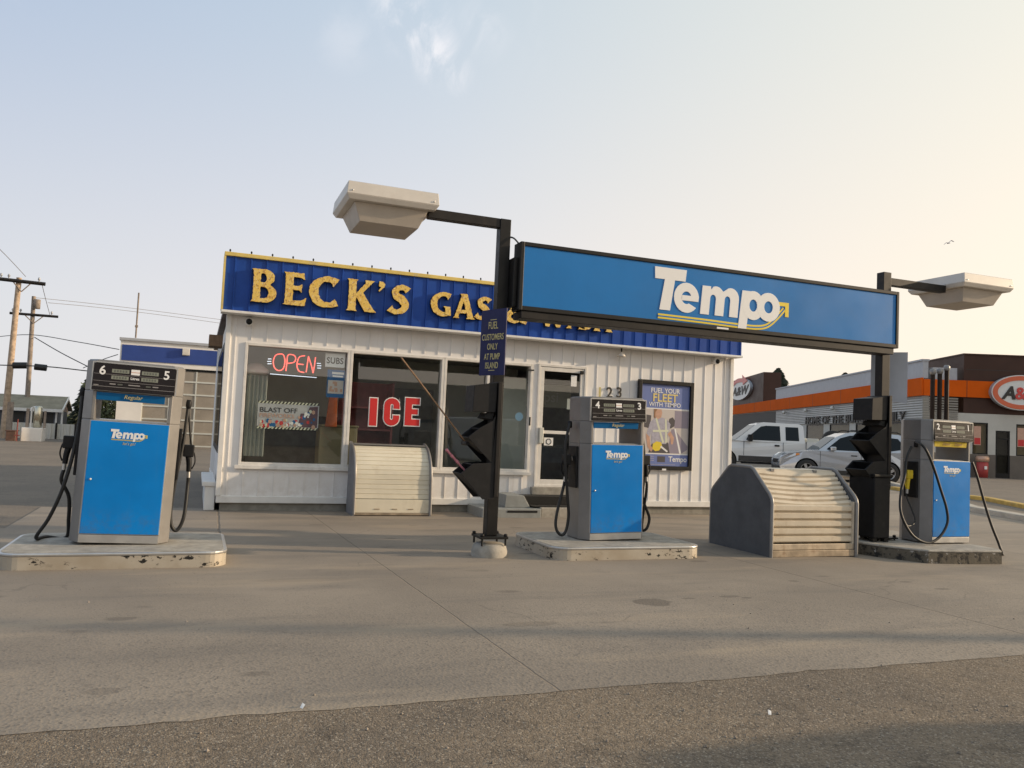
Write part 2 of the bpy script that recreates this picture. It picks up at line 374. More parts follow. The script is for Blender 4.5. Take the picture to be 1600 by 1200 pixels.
STAINS = [(1020, 941, 0.21, 0.17, 0.55), (1140, 932, 0.13, 0.05, 0.45), (1166, 934, 0.07, 0.04, 0.45), (1076, 935, 0.09, 0.03, 0.45), (1415, 909, 0.1, 0.05, 0.4), (1472, 920, 0.12, 0.06, 0.4), (495, 820, 0.14, 0.05, 0.4), (610, 841, 0.1, 0.04, 0.5), (478, 906, 0.5, 0.12, 0.15), (830, 975, 0.25, 0.09, 0.3), (160, 1080, 0.12, 0.07, 0.3), (1240, 908, 0.07, 0.06, 0.4)]
def concrete_ground():
    m = bpy.data.materials.new('worn forecourt concrete'); m.use_nodes = True
    t = NT(m.node_tree)
    co = t.n('ShaderNodeTexCoord').outputs['Object']
    s = t.n('ShaderNodeSeparateXYZ', {0: co})
    x, y = s.outputs[0], s.outputs[1]
    n1 = t.noise(co, .35, 4); n2 = t.noise(co, 2.2, 6, .65)
    st = t.n('ShaderNodeMapping', {'Vector': co, 'Scale': (.35, 1.7, 1)}).outputs[0]
    n3 = t.noise(st, .9, 5, .6)
    c = t.mix(t.smooth(n1, .35, .65), (.235, .198, .157), (.300, .252, .198))
    c = t.mix(t.math('MULTIPLY', t.smooth(n3, .5, .68), .55), c, (.180, .157, .131))
    c = t.mix(t.math('MULTIPLY', t.smooth(n2, .55, .75), .35), c, (.165, .142, .12))
    # exposed aggregate, stronger towards the street edge
    v = t.n('ShaderNodeTexVoronoi', {'Vector': co, 'Scale': 48})
    ag = t.smooth(v.outputs['Color'], .55, .95)
    front = t.smooth(y, 9.5, 5.0)
    c = t.mix(t.math('MULTIPLY', t.math('MULTIPLY', ag, front), .55), c, (.125, .108, .09))
    v2 = t.n('ShaderNodeTexVoronoi', {'Vector': co, 'Scale': 24, 'Randomness': 1})
    pit = t.math('MULTIPLY', t.smooth(v2.outputs['Distance'], .20, .08), t.smooth(t.noise(co, 2.5, 3), .40, .58))
    c = t.mix(t.math('MULTIPLY', pit, .85), c, (.075, .066, .057))
    du = t.noise(t.n('ShaderNodeMapping', {'Vector': co, 'Rotation': (0, 0, .12), 'Scale': (.22, 1.1, 1)}).outputs[0], 1.3, 5, .6)
    c = t.mix(t.math('MULTIPLY', t.smooth(du, .54, .70), .6), c, (.36, .29, .21))
    # oil stains
    v3 = t.n('ShaderNodeTexVoronoi', {'Vector': t.n('ShaderNodeMapping', {'Vector': co, 'Scale': (.55, 1.2, 1)}).outputs[0], 'Scale': 1.5})
    oil = t.math('MULTIPLY', t.smooth(t.math('ADD', v3.outputs['Distance'], t.math('MULTIPLY', n2, .22)), .27, .20), t.smooth(t.noise(co, .5, 2), .50, .58))
    c = t.mix(t.math('MULTIPLY', oil, .55), c, (.12, .10, .08))
    # single stains and drips on the slab
    for px, py, rx, ry, k in STAINS:
        g = G(px, py, 0)
        ex = t.math('DIVIDE', t.math('SUBTRACT', x, g.x), rx); ey = t.math('DIVIDE', t.math('SUBTRACT', y, g.y), ry)
        rr = t.math('ADD', t.math('ADD', t.math('MULTIPLY', ex, ex), t.math('MULTIPLY', ey, ey)), t.math('MULTIPLY', t.math('SUBTRACT', t.noise(co, 9, 4), .5), 1.6))
        c = t.mix(t.math('MULTIPLY', t.smooth(rr, 1.1, .75), k), c, (.085, .070, .055))
    # joints and hairline cracks
    wob = t.math('MULTIPLY', t.math('SUBTRACT', t.noise(co, 4, 3), .5), .025)
    jm = None
    for x0, k, wd in ((2.2, -.03, .010), (7.1, -.02, .014), (12.6, .1, .014)):
        lx = t.math('SUBTRACT', t.math('ADD', x, wob), t.math('MULTIPLY_ADD', y, k, x0 - k * 7))
        f = t.smooth(t.math('ABSOLUTE', lx), wd, wd * .35)
        jm = f if jm is None else t.math('MAXIMUM', jm, f)
    lx = t.math('SUBTRACT', t.math('ADD', x, t.math('MULTIPLY', wob, 2.0)), t.math('MULTIPLY_ADD', y, .018, .17))
    jm = t.math('MAXIMUM', jm, t.math('MULTIPLY', t.smooth(t.math('ABSOLUTE', lx), .022, .008), t.smooth(y, 10.4, 10.7)))
    for y0, wd in ((12.6, .012),):
        ly = t.math('SUBTRACT', t.math('ADD', y, wob), y0)
        f = t.math('MULTIPLY', t.smooth(t.math('ABSOLUTE', ly), wd, wd * .3), .5)
        jm = t.math('MAXIMUM', jm, f)
    c = t.mix(t.math('MULTIPLY', jm, .6), c, (.10, .085, .07))
    wv = t.n('ShaderNodeVectorMath', {0: co, 1: t.n('ShaderNodeVectorMath', {0: t.n('ShaderNodeTexNoise', {'Vector': co, 'Scale': 2.5, 'Detail': 5}).outputs['Color'], 'Scale': .35}, operation='SCALE').outputs[0]}, operation='ADD').outputs[0]
    cr = t.n('ShaderNodeTexVoronoi', {'Vector': wv, 'Scale': .42}, feature='DISTANCE_TO_EDGE').outputs['Distance']
    crk = t.math('MULTIPLY', t.smooth(cr, .006, .0015), t.smooth(t.noise(co, .45, 2), .56, .60))
    c = t.mix(t.math('MULTIPLY', crk, .30), c, (.09, .078, .065))
    h = t.math('ADD', t.math('MULTIPLY', t.math('MULTIPLY', v.outputs['Distance'], front), .5), t.math('MULTIPLY', t.noise(co, 30, 5, .7), .6))
    h = t.math('SUBTRACT', h, t.math('MULTIPLY', jm, 1.2))
    p = t.n('ShaderNodeBsdfPrincipled', {'Base Color': c, 'Roughness': .8, 'Specular IOR Level': .35})
    bp = t.n('ShaderNodeBump', {'Strength': .55, 'Distance': .010, 'Height': h})
    t.t.links.new(bp.outputs[0], p.inputs['Normal'])
    t.t.links.new(p.outputs[0], t.n('ShaderNodeOutputMaterial').inputs[0])
    return m


def asphalt_ground(name, c1, c2, dark, gravel):
    m = bpy.data.materials.new(name); m.use_nodes = True
    t = NT(m.node_tree)
    co = t.n('ShaderNodeTexCoord').outputs['Object']
    n1 = t.noise(co, .55, 5, .6); n2 = t.noise(co, 3.2, 6, .65); n3 = t.noise(co, 22, 4, .7)
    c = t.mix(t.smooth(n1, .38, .62), c1, c2)
    c = t.mix(t.math('MULTIPLY', t.smooth(n2, .52, .70), .45), c, dark)
    c = t.mix(t.math('MULTIPLY', t.smooth(n3, .50, .66), .45 * gravel), c, dark)
    v = t.n('ShaderNodeTexVoronoi', {'Vector': co, 'Scale': 105})
    sp = t.n('ShaderNodeSeparateColor', {0: v.outputs['Color']})
    c = t.mix(t.math('MULTIPLY', t.smooth(sp.outputs[0], .50, .95), .48 * gravel), c, dark)
    c = t.mix(t.math('MULTIPLY', t.smooth(sp.outputs[1], .86, 1.0), .55 * gravel), c, (.46, .40, .32))
    v2 = t.n('ShaderNodeTexVoronoi', {'Vector': co, 'Scale': 36})
    sp2 = t.n('ShaderNodeSeparateColor', {0: v2.outputs['Color']})
    stone = t.math('MULTIPLY', t.smooth(sp2.outputs[2], .80, .88), t.smooth(v2.outputs['Distance'], .42, .30))
    c = t.mix(t.math('MULTIPLY', stone, .55 * gravel), c, t.mix(sp2.outputs[0], (.20, .16, .12), (.44, .38, .30)))
    p = t.n('ShaderNodeBsdfPrincipled', {'Base Color': c, 'Roughness': .92, 'Specular IOR Level': .2})
    h = t.math('ADD', t.math('MULTIPLY', v.outputs['Distance'], -.45), t.math('MULTIPLY', stone, .8))
    h = t.math('ADD', h, t.math('MULTIPLY', t.noise(co, 14, 5, .7), 1.3))
    bp = t.n('ShaderNodeBump', {'Strength': .75 * gravel, 'Distance': .012, 'Height': h})
    t.t.links.new(bp.outputs[0], p.inputs['Normal'])
    t.t.links.new(p.outputs[0], t.n('ShaderNodeOutputMaterial').inputs[0])
    return m
M['concrete'] = concrete_ground()
M['gravel'] = asphalt_ground('gravelly old asphalt', (.185, .150, .114), (.245, .192, .136), (.062, .051, .041), 1.0)
M['asphalt'] = asphalt_ground('street asphalt', (.19, .162, .132), (.225, .19, .152), (.13, .112, .095), .6)


# ------------------------------------------------------------------ object helpers
def tag(o, label=None, cat=None, group=None, kind=None):
    if label: o['label'] = label
    if cat: o['category'] = cat
    if group: o['group'] = group
    if kind: o['kind'] = kind
    return o
def thing(name, label, cat, loc=(0, 0, 0), rz=0.0, group=None, scale=1.0):
    o = bpy.data.objects.new(name, None)
    o.empty_display_size = .2
    COL.objects.link(o)
    o.location = loc; o.rotation_euler = (0, 0, rz); o.scale = (scale,) * 3
    return tag(o, label, cat, group)
def org(o):
    return Vector(o.location)
def copy_tree(o, parent=None):
    c = o.copy(); COL.objects.link(c)
    if parent is not None: c.parent = parent
    for ch in list(o.children): copy_tree(ch, c)
    return c


class MB:
    """collects faces of one mesh; off = origin subtracted (for geometry given in world coordinates)"""
    def __init__(s, off=None):
        s.v = []; s.f = []; s.mi = []; s.sm = []
        s.off = Vector(off) if off is not None else Vector((0, 0, 0))
        s.cur = 0
    def add(s, vs, fs, smooth=False):
        b = len(s.v)
        s.v += [Vector(p) - s.off for p in vs]
        for f in fs:
            s.f.append([b + i for i in f]); s.mi.append(s.cur); s.sm.append(smooth)
        return s
    def box(s, x0, x1, y0, y1, z0, z1):
        x0, x1 = min(x0, x1), max(x0, x1); y0, y1 = min(y0, y1), max(y0, y1); z0, z1 = min(z0, z1), max(z0, z1)
        return s.add([(x0, y0, z0), (x1, y0, z0), (x1, y1, z0), (x0, y1, z0), (x0, y0, z1), (x1, y0, z1), (x1, y1, z1), (x0, y1, z1)],
                     [(0, 3, 2, 1), (4, 5, 6, 7), (0, 1, 5, 4), (1, 2, 6, 5), (2, 3, 7, 6), (3, 0, 4, 7)])
    def hull(s, bot, top):
        n = len(bot)
        return s.add(list(bot) + list(top), [tuple(range(n - 1, -1, -1)), tuple(range(n, 2 * n))] +
                     [(i, (i + 1) % n, n + (i + 1) % n, n + i) for i in range(n)])
    def prism(s, poly, axis, a, b):
        """polygon extruded along an axis; poly given in the two other axes in order"""
        def pt(p, t):
            return {'x': (t, p[0], p[1]), 'y': (p[0], t, p[1]), 'z': (p[0], p[1], t)}[axis]
        area = sum(poly[i][0] * poly[(i + 1) % len(poly)][1] - poly[(i + 1) % len(poly)][0] * poly[i][1] for i in range(len(poly)))
        if (area < 0) != (axis == 'y'): poly = poly[::-1]
        return s.hull([pt(p, min(a, b)) for p in poly], [pt(p, max(a, b)) for p in poly])
    def tube(s, path, r, n=8, caps=True, r1=None):
        path = [Vector(p) for p in path]
        m = len(path)
        rings = []
        t0 = (path[1] - path[0]).normalized()
        ref = Vector((0, 0, 1)) if abs(t0.z) < .9 else Vector((1, 0, 0))
        nrm = t0.cross(ref).normalized()
        for i, p in enumerate(path):
            a = path[max(0, i - 1)]; b = path[min(m - 1, i + 1)]
            t = (b - a)
            t = t.normalized() if t.length > 1e-9 else t0
            nrm = (nrm - t * nrm.dot(t)).normalized()
            bi = t.cross(nrm)
            rr = r if r1 is None else r + (r1 - r) * i / (m - 1)
            rings.append([p + (nrm * math.cos(2 * math.pi * k / n) + bi * math.sin(2 * math.pi * k / n)) * rr for k in range(n)])
        vs = [q for ring in rings for q in ring]
        fs = [(i * n + k, i * n + (k + 1) % n, (i + 1) * n + (k + 1) % n, (i + 1) * n + k) for i in range(m - 1) for k in range(n)]
        s.add(vs, fs, True)
        if caps:
            s.add(rings[0], [tuple(range(n - 1, -1, -1))]); s.add(rings[-1], [tuple(range(n))])
        return s
    def lathe(s, c, prof, n=20, axis='z', smooth=True):
        c = Vector(c)
        vs = []
        for r_, h in prof:
            for k in range(n):
                a = 2 * math.pi * k / n
                e, g = r_ * math.cos(a), r_ * math.sin(a)
                vs.append(c + Vector({'z': (e, g, h), 'y': (g, h, e), 'x': (h, e, g)}[axis]))
        m = len(prof)
        fs = [(i * n + k, i * n + (k + 1) % n, (i + 1) * n + (k + 1) % n, (i + 1) * n + k) for i in range(m - 1) for k in range(n)]
        s.add(vs, fs, smooth)
        return s
    def quad(s, *ps):
        return s.add(ps, [tuple(range(len(ps)))])
    def build(s, name, m, parent=None, bevel=0.0, seg=2):
        me = bpy.data.meshes.new(name)
        me.from_pydata([tuple(v) for v in s.v], [], s.f)
        ms = m if isinstance(m, (list, tuple)) else [m]
        for q in ms: me.materials.append(M[q] if isinstance(q, str) else q)
        me.polygons.foreach_set('material_index', s.mi)
        me.polygons.foreach_set('use_smooth', s.sm)
        me.update()
        o = bpy.data.objects.new(name, me)
        COL.objects.link(o)
        if parent is not None: o.parent = parent
        if bevel:
            b = o.modifiers.new('bevel', 'BEVEL'); b.width = bevel; b.segments = seg; b.limit_method = 'ANGLE'; b.angle_limit = R(40)
        return o


def own(mb_obj, loc):
    """single-mesh thing: place its origin"""
    mb_obj.location = loc; return mb_obj


def spline_path(pts, n=8):
    pts = [Vector(p) for p in pts]
    out = []
    for i in range(len(pts) - 1):
        p0 = pts[max(0, i - 1)]; p1 = pts[i]; p2 = pts[i + 1]; p3 = pts[min(len(pts) - 1, i + 2)]
        for k in range(n):
            t = k / n
            out.append(.5 * ((2 * p1) + (p2 - p0) * t + (2 * p0 - 5 * p1 + 4 * p2 - p3) * t * t + (3 * p1 - p0 - 3 * p2 + p3) * t ** 3))
    out.append(pts[-1])
    return out


def frame_pt(fr, x, y, z):
    o, ax, ay = fr
    return o + ax * x + ay * y + ax.cross(ay) * z


def curve_mesh(cu, name, mats, parent, fr, off, side_mat=False):
    ob = bpy.data.objects.new('tmp', cu)
    me = bpy.data.meshes.new_from_object(ob)
    bpy.data.objects.remove(ob)
    me.name = name
    me.materials.clear()
    for q in mats: me.materials.append(M[q])
    idx = []
    for p in me.polygons:
        idx.append(1 if (side_mat and abs(p.normal.z) < .5) else 0)
    me.polygons.foreach_set('material_index', idx)
    off = Vector(off)
    for v in me.vertices:
        v.co = frame_pt(fr, v.co.x, v.co.y, v.co.z) - off
    me.update()
    o = bpy.data.objects.new(name, me); COL.objects.link(o)
    if parent is not None: o.parent = parent
    return o


def fr_front(x, y, z):
    """writing frame facing the street (-Y)"""
    return (Vector((x, y, z)), Vector((1, 0, 0)), Vector((0, 0, 1)))


def text(body, size, m, parent, fr, off, name='lettering', ext=.002, bold=0.0, align='CENTER', shear=0.0, sx=1.0, spacing=1.0, line=1.0):
    cu = bpy.data.curves.new('t', 'FONT')
    cu.body = body; cu.size = size; cu.extrude = ext; cu.offset = bold * size; cu.align_x = align; cu.shear = shear
    cu.space_character = spacing; cu.space_line = line; cu.resolution_u = 4
    o, ax, ay = fr
    fr2 = (o, ax, ay)
    ob = curve_mesh(cu, name, [m], parent, (Vector((0, 0, 0)), Vector((1, 0, 0)), Vector((0, 1, 0))), (0, 0, 0))
    for v in ob.data.vertices:
        v.co = frame_pt(fr2, v.co.x * sx, v.co.y, v.co.z) - Vector(off)
    ob.data.update()
    return ob


def shape(loops, ext, mats, parent, fr, off, name, side=False):
    cu = bpy.data.curves.new('s', 'CURVE'); cu.dimensions = '2D'; cu.fill_mode = 'BOTH'; cu.extrude = ext
    for lp in loops:
        sp = cu.splines.new('POLY'); sp.points.add(len(lp) - 1)
        for i, (x, y) in enumerate(lp): sp.points[i].co = (x, y, 0, 1)
        sp.use_cyclic_u = True
    return curve_mesh(cu, name, mats, parent, fr, off, side)


def arc(cx, cy, rx, ry, a0, a1, n=14):
    return [(cx + rx * math.cos(R(a0 + (a1 - a0) * i / n)), cy + ry * math.sin(R(a0 + (a1 - a0) * i / n))) for i in range(n + 1)]


def ground_z(x, y):
    def sm(t):
        t = max(0, min(1, t)); return t * t * (3 - 2 * t)
    z = -.03 * sm((x - 8) / 3) + .23 * sm((x - 13) / 13)
    if y > 53: z -= 1.7 * sm((y - 53) / 6) * sm((-3.5 - x) / 2)
    return z


# ================================================================== SETTING
def grid_sheet(name, xs, ys, m, dz, warp=None, keep=None):
    mb = MB()
    idx = {}
    vs = []
    for j, y in enumerate(ys):
        for i, x in enumerate(xs):
            X, Y = warp(x, y) if warp else (x, y)
            idx[i, j] = len(vs); vs.append((X, Y, ground_z(X, Y) + dz))
    fs = [(idx[i, j], idx[i + 1, j], idx[i + 1, j + 1], idx[i, j + 1]) for j in range(len(ys) - 1) for i in range(len(xs) - 1)
          if keep is None or keep((xs[i] + xs[i + 1]) / 2, (ys[j] + ys[j + 1]) / 2)]
    mb.add(vs, fs)
    o = mb.build(name, m)
    return tag(o, kind='structure')

def lin(a, b, n): return [a + (b - a) * i / n for i in range(n + 1)]
grid_sheet('ground', [-900, -300, -120] + lin(-60, 80, 70) + [140, 300, 900], [-300, -100, -40] + lin(-20, 100, 60) + [150, 300, 700, 1500], 'asphalt', -.012)
def fc_warp(x, y):
    if x > 13:
        xb = 20.3 + (y - 15.8) * .38
        x = 13 + (x - 13) * (xb - 13) / 7
    if y < 4.81:
        y = y + .05 * mnoise.noise(Vector((x * 1.3, 0, 3))) + .035 * mnoise.noise(Vector((x * 5.5, 0, 9))) - .006 * x
    return x, y
grid_sheet('forecourt', lin(-14, -2.35, 80) + lin(-2.3, 20, 170), [4.8] + lin(5.0, 12.9, 26) + lin(13.2, 26, 26), 'concrete', 0.0,
           warp=fc_warp, keep=lambda x, y: y < 12.9 or (x > -2.36 and y < 15.8) or x > 11.3)
grid_sheet('gravel_lot', lin(-30, 40, 70), lin(-20, 5.0, 25), 'gravel', -.003)

# loose stones on the lot
mb = MB()
rng = random.Random(3)
for i in range(3600):
    d = 2.2 + (3.4 if i < 3000 else 7.0) * rng.random() ** .8
    a = YAW + R(rng.uniform(-36, 36))
    x, y = d * math.sin(a) * 1.25, d * math.cos(a)
    if y > 4.75 and i < 3000 and rng.random() > .12: continue
    s = rng.uniform(.0035, .009) * (1.8 if rng.random() < .06 else 1)
    q = [Vector((rng.uniform(.6, 1) * dx, rng.uniform(.6, 1) * dy, rng.uniform(.5, .8) * dz)) * s for dx, dy, dz in
         ((1, 0, 0), (0, 1, 0), (-1, 0, 0), (0, -1, 0), (0, 0, 1), (0, 0, -1))]
    c = Vector((x, y, ground_z(x, y) + .0 - .004 + s * .3))
    mb.add([c + p for p in q], [(0, 1, 4), (1, 2, 4), (2, 3, 4), (3, 0, 4), (1, 0, 5), (2, 1, 5), (3, 2, 5), (0, 3, 5)])
st = mb.build('loose_stones', mat('pebble', (.24, .20, .16), .85, var=.5, scale=30))
tag(st, 'small loose stones scattered over the gravelly asphalt in front', 'gravel', kind='stuff')

# litter: the small pale scraps on the lot
for (px, py, lab) in ((1202, 1116, 'crumpled white paper scrap lying on the gravelly asphalt at right'), (474, 1106, 'thin white scrap lying at the edge of the concrete')):
    p = G(px, py, 0)
    mb = MB(p)
    a = rng.uniform(0, 3)
    dx, dy = Vector((math.cos(a), math.sin(a), 0)) * .020, Vector((-math.sin(a), math.cos(a), 0)) * .008
    up = Vector((0, 0, 1))
    mb.add([p - dx - dy + up * .002, p - dy * 1.4 + up * .02, p + dx - dy + up * .004, p + dx + dy + up * .012, p + dy + up * .028, p - dx + dy * 1.3 + up * .006],
           [(0, 1, 4, 5), (1, 2, 3, 4), (5, 4, 1, 0), (4, 3, 2, 1)])
    o = mb.build('paper_scrap', 'white_print'); o.location = p
    tag(o, lab, 'litter')

# kerbs on the right
def strip_path(name, pts, wdt, hgt, m, kind='structure'):
    mb = MB()
    for i in range(len(pts) - 1):
        a, b = Vector(pts[i]), Vector(pts[i + 1])
        d = (b - a).normalized(); n = Vector((-d.y, d.x)) * wdt / 2
        q = [a - n, b - n, b + n, a + n]
        mb.hull([(p.x, p.y, ground_z(p.x, p.y) - .1) for p in q], [(p.x, p.y, ground_z(p.x, p.y) + hgt) for p in q])
    o = mb.build(name, m, bevel=.02)
    return tag(o, kind=kind)
def gp(px, py, z): p = G(px, py, z); return (p.x, p.y)
strip_path('yellow_kerb', [gp(1394, 763, .2), gp(1470, 772, .2), gp(1542, 780, .19), gp(1640, 798, .17)], .24, .10, 'yellow_kerb')
strip_path('kerb', [gp(1330, 745, .12), gp(1440, 772, .12), gp(1520, 797, .09), gp(1640, 818, .07)], .30, .12, 'kerb')

# ================================================================== STATION BUILDING
BX0, BX1, BY, BYB = .42, 11.13, 15.25, 23.5
WT = 3.47
st_ = thing('gas_station', 'white ribbed gas station shop with a blue fascia and big front windows', 'shop', (5.8, BY, 0))
OFF = org(st_)
RIB = .267
def rib_wall(mb, x0, x1, z0, z1, y=BY, th=.18):
    mb.box(x0, x1, y, y + th, z0, z1)
mb = MB(OFF)
WX0, WX1, WZ0, WZ1 = .72, 6.30, .80, 3.00
DX0, DX1, DZ0, DZ1 = 6.42, 7.52, .52, 3.02
rib_wall(mb, BX0, WX0, .26, WT); rib_wall(mb, WX0, WX1, .26, WZ0); rib_wall(mb, WX0, WX1, WZ1, WT)
rib_wall(mb, WX1, DX0, .26, WT); rib_wall(mb, DX0, DX1, DZ1, WT); rib_wall(mb, DX1, BX1, .26, WT)
k = 0
x = BX0 + .13
while x < BX1 - .05:
    spans = [(.26, WT)]
    if WX0 - .08 < x < WX1 + .08: spans = [(.26, WZ0 - .075), (WZ1 + .045, WT)]
    elif DX0 - .06 < x < DX1 + .06: spans = [(DZ1 + .03, WT)]
    for a, b in spans:
        mb.prism([(x - .011, BY + .02), (x - .006, BY - .014), (x + .006, BY - .014), (x + .011, BY + .02)], 'z', a, b)
    x += RIB
mb.build('front_wall', 'siding', st_)
mb = MB(OFF)
mb.box(BX0 + .002, BX0 + .18, BY + .18, BYB, .26, WT)
y = BY + .3
while y < BYB:
    if not (BY + .1 < y < BY + 4.3):
        mb.prism([(BX0 + .02, y - .022), (BX0 - .02, y - .011), (BX0 - .02, y + .011), (BX0 + .02, y + .022)], 'z', .26, WT)
    y += RIB
mb.build('side_wall', 'siding', st_)
mb = MB(OFF); mb.box(BX1 - .18, BX1 - .002, BY + .18, BYB, .26, WT); mb.build('side_wall', 'siding', st_)
mb = MB(OFF); mb.box(BX0 + .18, BX1 - .18, BYB - .18, BYB - .002, .26, WT); mb.build('back_wall', 'siding', st_)
mb = MB(OFF)
mb.box(BX0 - .03, BX1 + .03, BY - .035, BY + .16, .14, .262)
mb.box(BX0 - .03, BX0 + .16, BY + .16, BYB, .14, .262)
mb.build('base_trim', 'trim_white', st_, bevel=.008)
for (cx, cy) in ((BX0, BY), (BX1, BY)):
    mb = MB(OFF); mb.box(cx - .045, cx + .045, cy - .045, cy + .045, .262, WT)
    mb.build('corner_trim', 'trim_white', st_, bevel=.008)
mb = MB(OFF)
mb.box(BX0 + .04, BX1 - .04, BY + .03, BYB - .05, -.2, .139)
mb.build('foundation', 'found', st_)
mb = MB(OFF)
mb.box(BX0 - .11, BX1 + .1, BY + .05, BYB + .3, WT + .001, WT + .10)
mb.build('roof', 'aw_brown', st_)
# fascia
FY = 14.95
FX0, FX1, FZ0, FZ1 = .30, 11.17, 3.515, 4.47
mb = MB(OFF)
mb.box(FX0, FX1, FY, FY + .22, FZ0, FZ1)
x = FX0 + .16
while x < FX1 - .03:
    mb.prism([(x - .02, FY + .02), (x - .010, FY - .020), (x + .010, FY - .020), (x + .02, FY + .02)], 'z', FZ0, FZ1 - .01)
    x += RIB
mb.build('fascia', 'fascia_blue', st_)
mb = MB(OFF); mb.box(FX0 - .03, FX1 + .02, FY - .045, FY + .26, FZ1 - .01, FZ1 + .06)
mb.build('fascia_cap', 'yellow_trim', st_, bevel=.008)
mb = MB(OFF); mb.box(FX0 - .03, FX1 + .02, FY - .045, BY - .05, FZ0 - .05, FZ0 - .004)
mb.build('fascia_sill', 'trim_white', st_, bevel=.008)
mb = MB(OFF); mb.box(FX0 - .035, FX0 - .001, FY - .035, FY + .24, FZ0 - .003, FZ1 - .012)
mb.build('fascia_end', 'yellow_trim', st_)
mb = MB(OFF); mb.box(FX0 + .02, FX1 - .02, FY + .221, BY + .06, FZ0 - .003, FZ0 + .2); mb.build('soffit', 'trim_white', st_)
# bulb sockets along the fascia cap
bulb0 = None
for i in range(31):
    x = FX0 + .06 + i * .358
    if bulb0 is None:
        mb = MB(OFF)
        mb.lathe((0, 0, 0), [(.001, 0), (.011, 0), (.011, .03), (.017, .036), (.014, .06), (.001, .07)], 8)
        mb.off = Vector((0, 0, 0)); mb.v = [v + OFF for v in mb.v]
        b = bulb0 = mb.build('bulb_socket', 'black_plastic', st_)
    else:
        b = bulb0.copy(); COL.objects.link(b); b.parent = st_
    b.location = Vector((x, FY + .05, FZ1 + .058)) - OFF


# --- flared letters
def stroke(pts, wd):
    pts = [Vector((*p, 0)) for p in pts]
    sp = spline_path(pts, 7)
    n = len(sp); L, Rr = [], []
    for i, p in enumerate(sp):
        t = (sp[min(n - 1, i + 1)] - sp[max(0, i - 1)]).normalized()
        u = i / (n - 1) * (len(wd) - 1); k = min(int(u), len(wd) - 2); w_ = wd[k] + (wd[k + 1] - wd[k]) * (u - k)
        nn = Vector((-t.y, t.x, 0)) * w_ / 2
        L.append((p.x + nn.x, p.y + nn.y)); Rr.append((p.x - nn.x, p.y - nn.y))
    return L + Rr[::-1]
GLY = {
 'B': (.74, [[(0, 0), (.05, .06), (.06, .5), (.05, .94), (0, 1), (.36, 1)] + arc(.38, .76, .29, .24, 88, -58, 10) + arc(.40, .28, .34, .28, 62, -90, 12),
             [(.27, .60), (.27, .87)] + arc(.34, .735, .10, .135, 90, -90, 7), [(.27, .12), (.27, .46)] + arc(.37, .29, .14, .17, 90, -90, 8)]),
 'E': (.68, [[(0, 0), (.05, .06), (.06, .5), (.05, .94), (0, 1), (.60, 1), (.63, .80), (.50, .86), (.29, .87), (.29, .60), (.46, .60), (.55, .66), (.54, .40), (.46, .47), (.29, .47),
              (.29, .14), (.52, .15), (.70, .25), (.65, 0)]]),
 'C': (.86, [stroke([(.83, .80), (.66, .90), (.42, .88), (.20, .70), (.15, .48), (.24, .24), (.46, .11), (.68, .12), (.86, .20)], [.30, .17, .16, .25, .29, .25, .18, .16, .24])]),
 'K': (.90, [[(0, 0), (.05, .06), (.06, .5), (.05, .94), (0, 1), (.34, 1), (.29, .94), (.29, .56), (.57, .90), (.55, 1), (.86, 1), (.78, .92), (.50, .60), (.82, .14), (.95, 0), (.58, 0),
              (.31, .42), (.29, .44), (.29, .06), (.34, 0)]]),
 "'": (.22, [[(.04, 1.0), (.16, 1.02), (.24, .94), (.20, .82), (.06, .68), (.03, .71), (.10, .82), (.02, .88)]]),
 'S': (.66, [stroke([(.60, .80), (.50, .88), (.32, .88), (.18, .76), (.24, .60), (.42, .49), (.52, .34), (.46, .18), (.28, .10), (.12, .12), (.02, .20)], [.24, .16, .16, .20, .24, .27, .25, .20, .16, .16, .26])]),
 'G': (.86, [stroke([(.80, .82), (.64, .90), (.42, .88), (.20, .70), (.15, .48), (.24, .24), (.46, .11), (.68, .12), (.80, .16)], [.28, .17, .16, .24, .28, .24, .18, .16, .2]),
             ]),
 'A': (.92, [[(0, 0), (.07, .06), (.33, .90), (.28, 1), (.58, 1), (.86, .07), (.94, 0), (.56, 0), (.62, .06), (.58, .21), (.27, .21), (.22, .06), (.28, 0)], [(.32, .35), (.53, .35), (.43, .70)]]),
 'W': (1.30, [[(0, 1), (.34, 1), (.30, .92), (.43, .38), (.58, .80), (.55, .92), (.52, 1), (.86, 1), (.82, .92), (.93, .38), (1.08, .9), (1.03, 1), (1.30, 1), (1.22, .92), (.97, 0), (.78, 0), (.66, .42), (.48, 0), (.30, 0), (.07, .92)]]),
 'H': (.92, [[(0, 0), (.05, .06), (.06, .5), (.05, .94), (0, 1), (.34, 1), (.29, .94), (.29, .60), (.62, .60), (.62, .94), (.57, 1), (.92, 1), (.86, .94), (.86, .06), (.92, 0), (.57, 0), (.62, .06), (.62, .45), (.29, .45), (.29, .06), (.34, 0)]]),
 '&': (.95, [stroke([(.80, .52), (.66, .24), (.42, .09), (.16, .16), (.12, .34), (.30, .52), (.50, .68), (.46, .88), (.30, .90), (.22, .76), (.36, .52), (.62, .22), (.92, .06)], [.16, .14, .16, .22, .22, .2, .17, .14, .14, .17, .2, .22, .16])]),
}
def jag(loop, a, seed):
    out = []
    n = len(loop)
    for i in range(n):
        p = Vector((*loop[i], 0)); q = Vector((*loop[(i + 1) % n], 0))
        k = max(1, int((q - p).length / .045))
        for j in range(k):
            s = p.lerp(q, j / k)
            out.append((s.x + a * mnoise.noise(Vector((s.x * 17, s.y * 17, seed))), s.y + a * mnoise.noise(Vector((s.x * 17, s.y * 17, seed + 7.7)))))
    return out
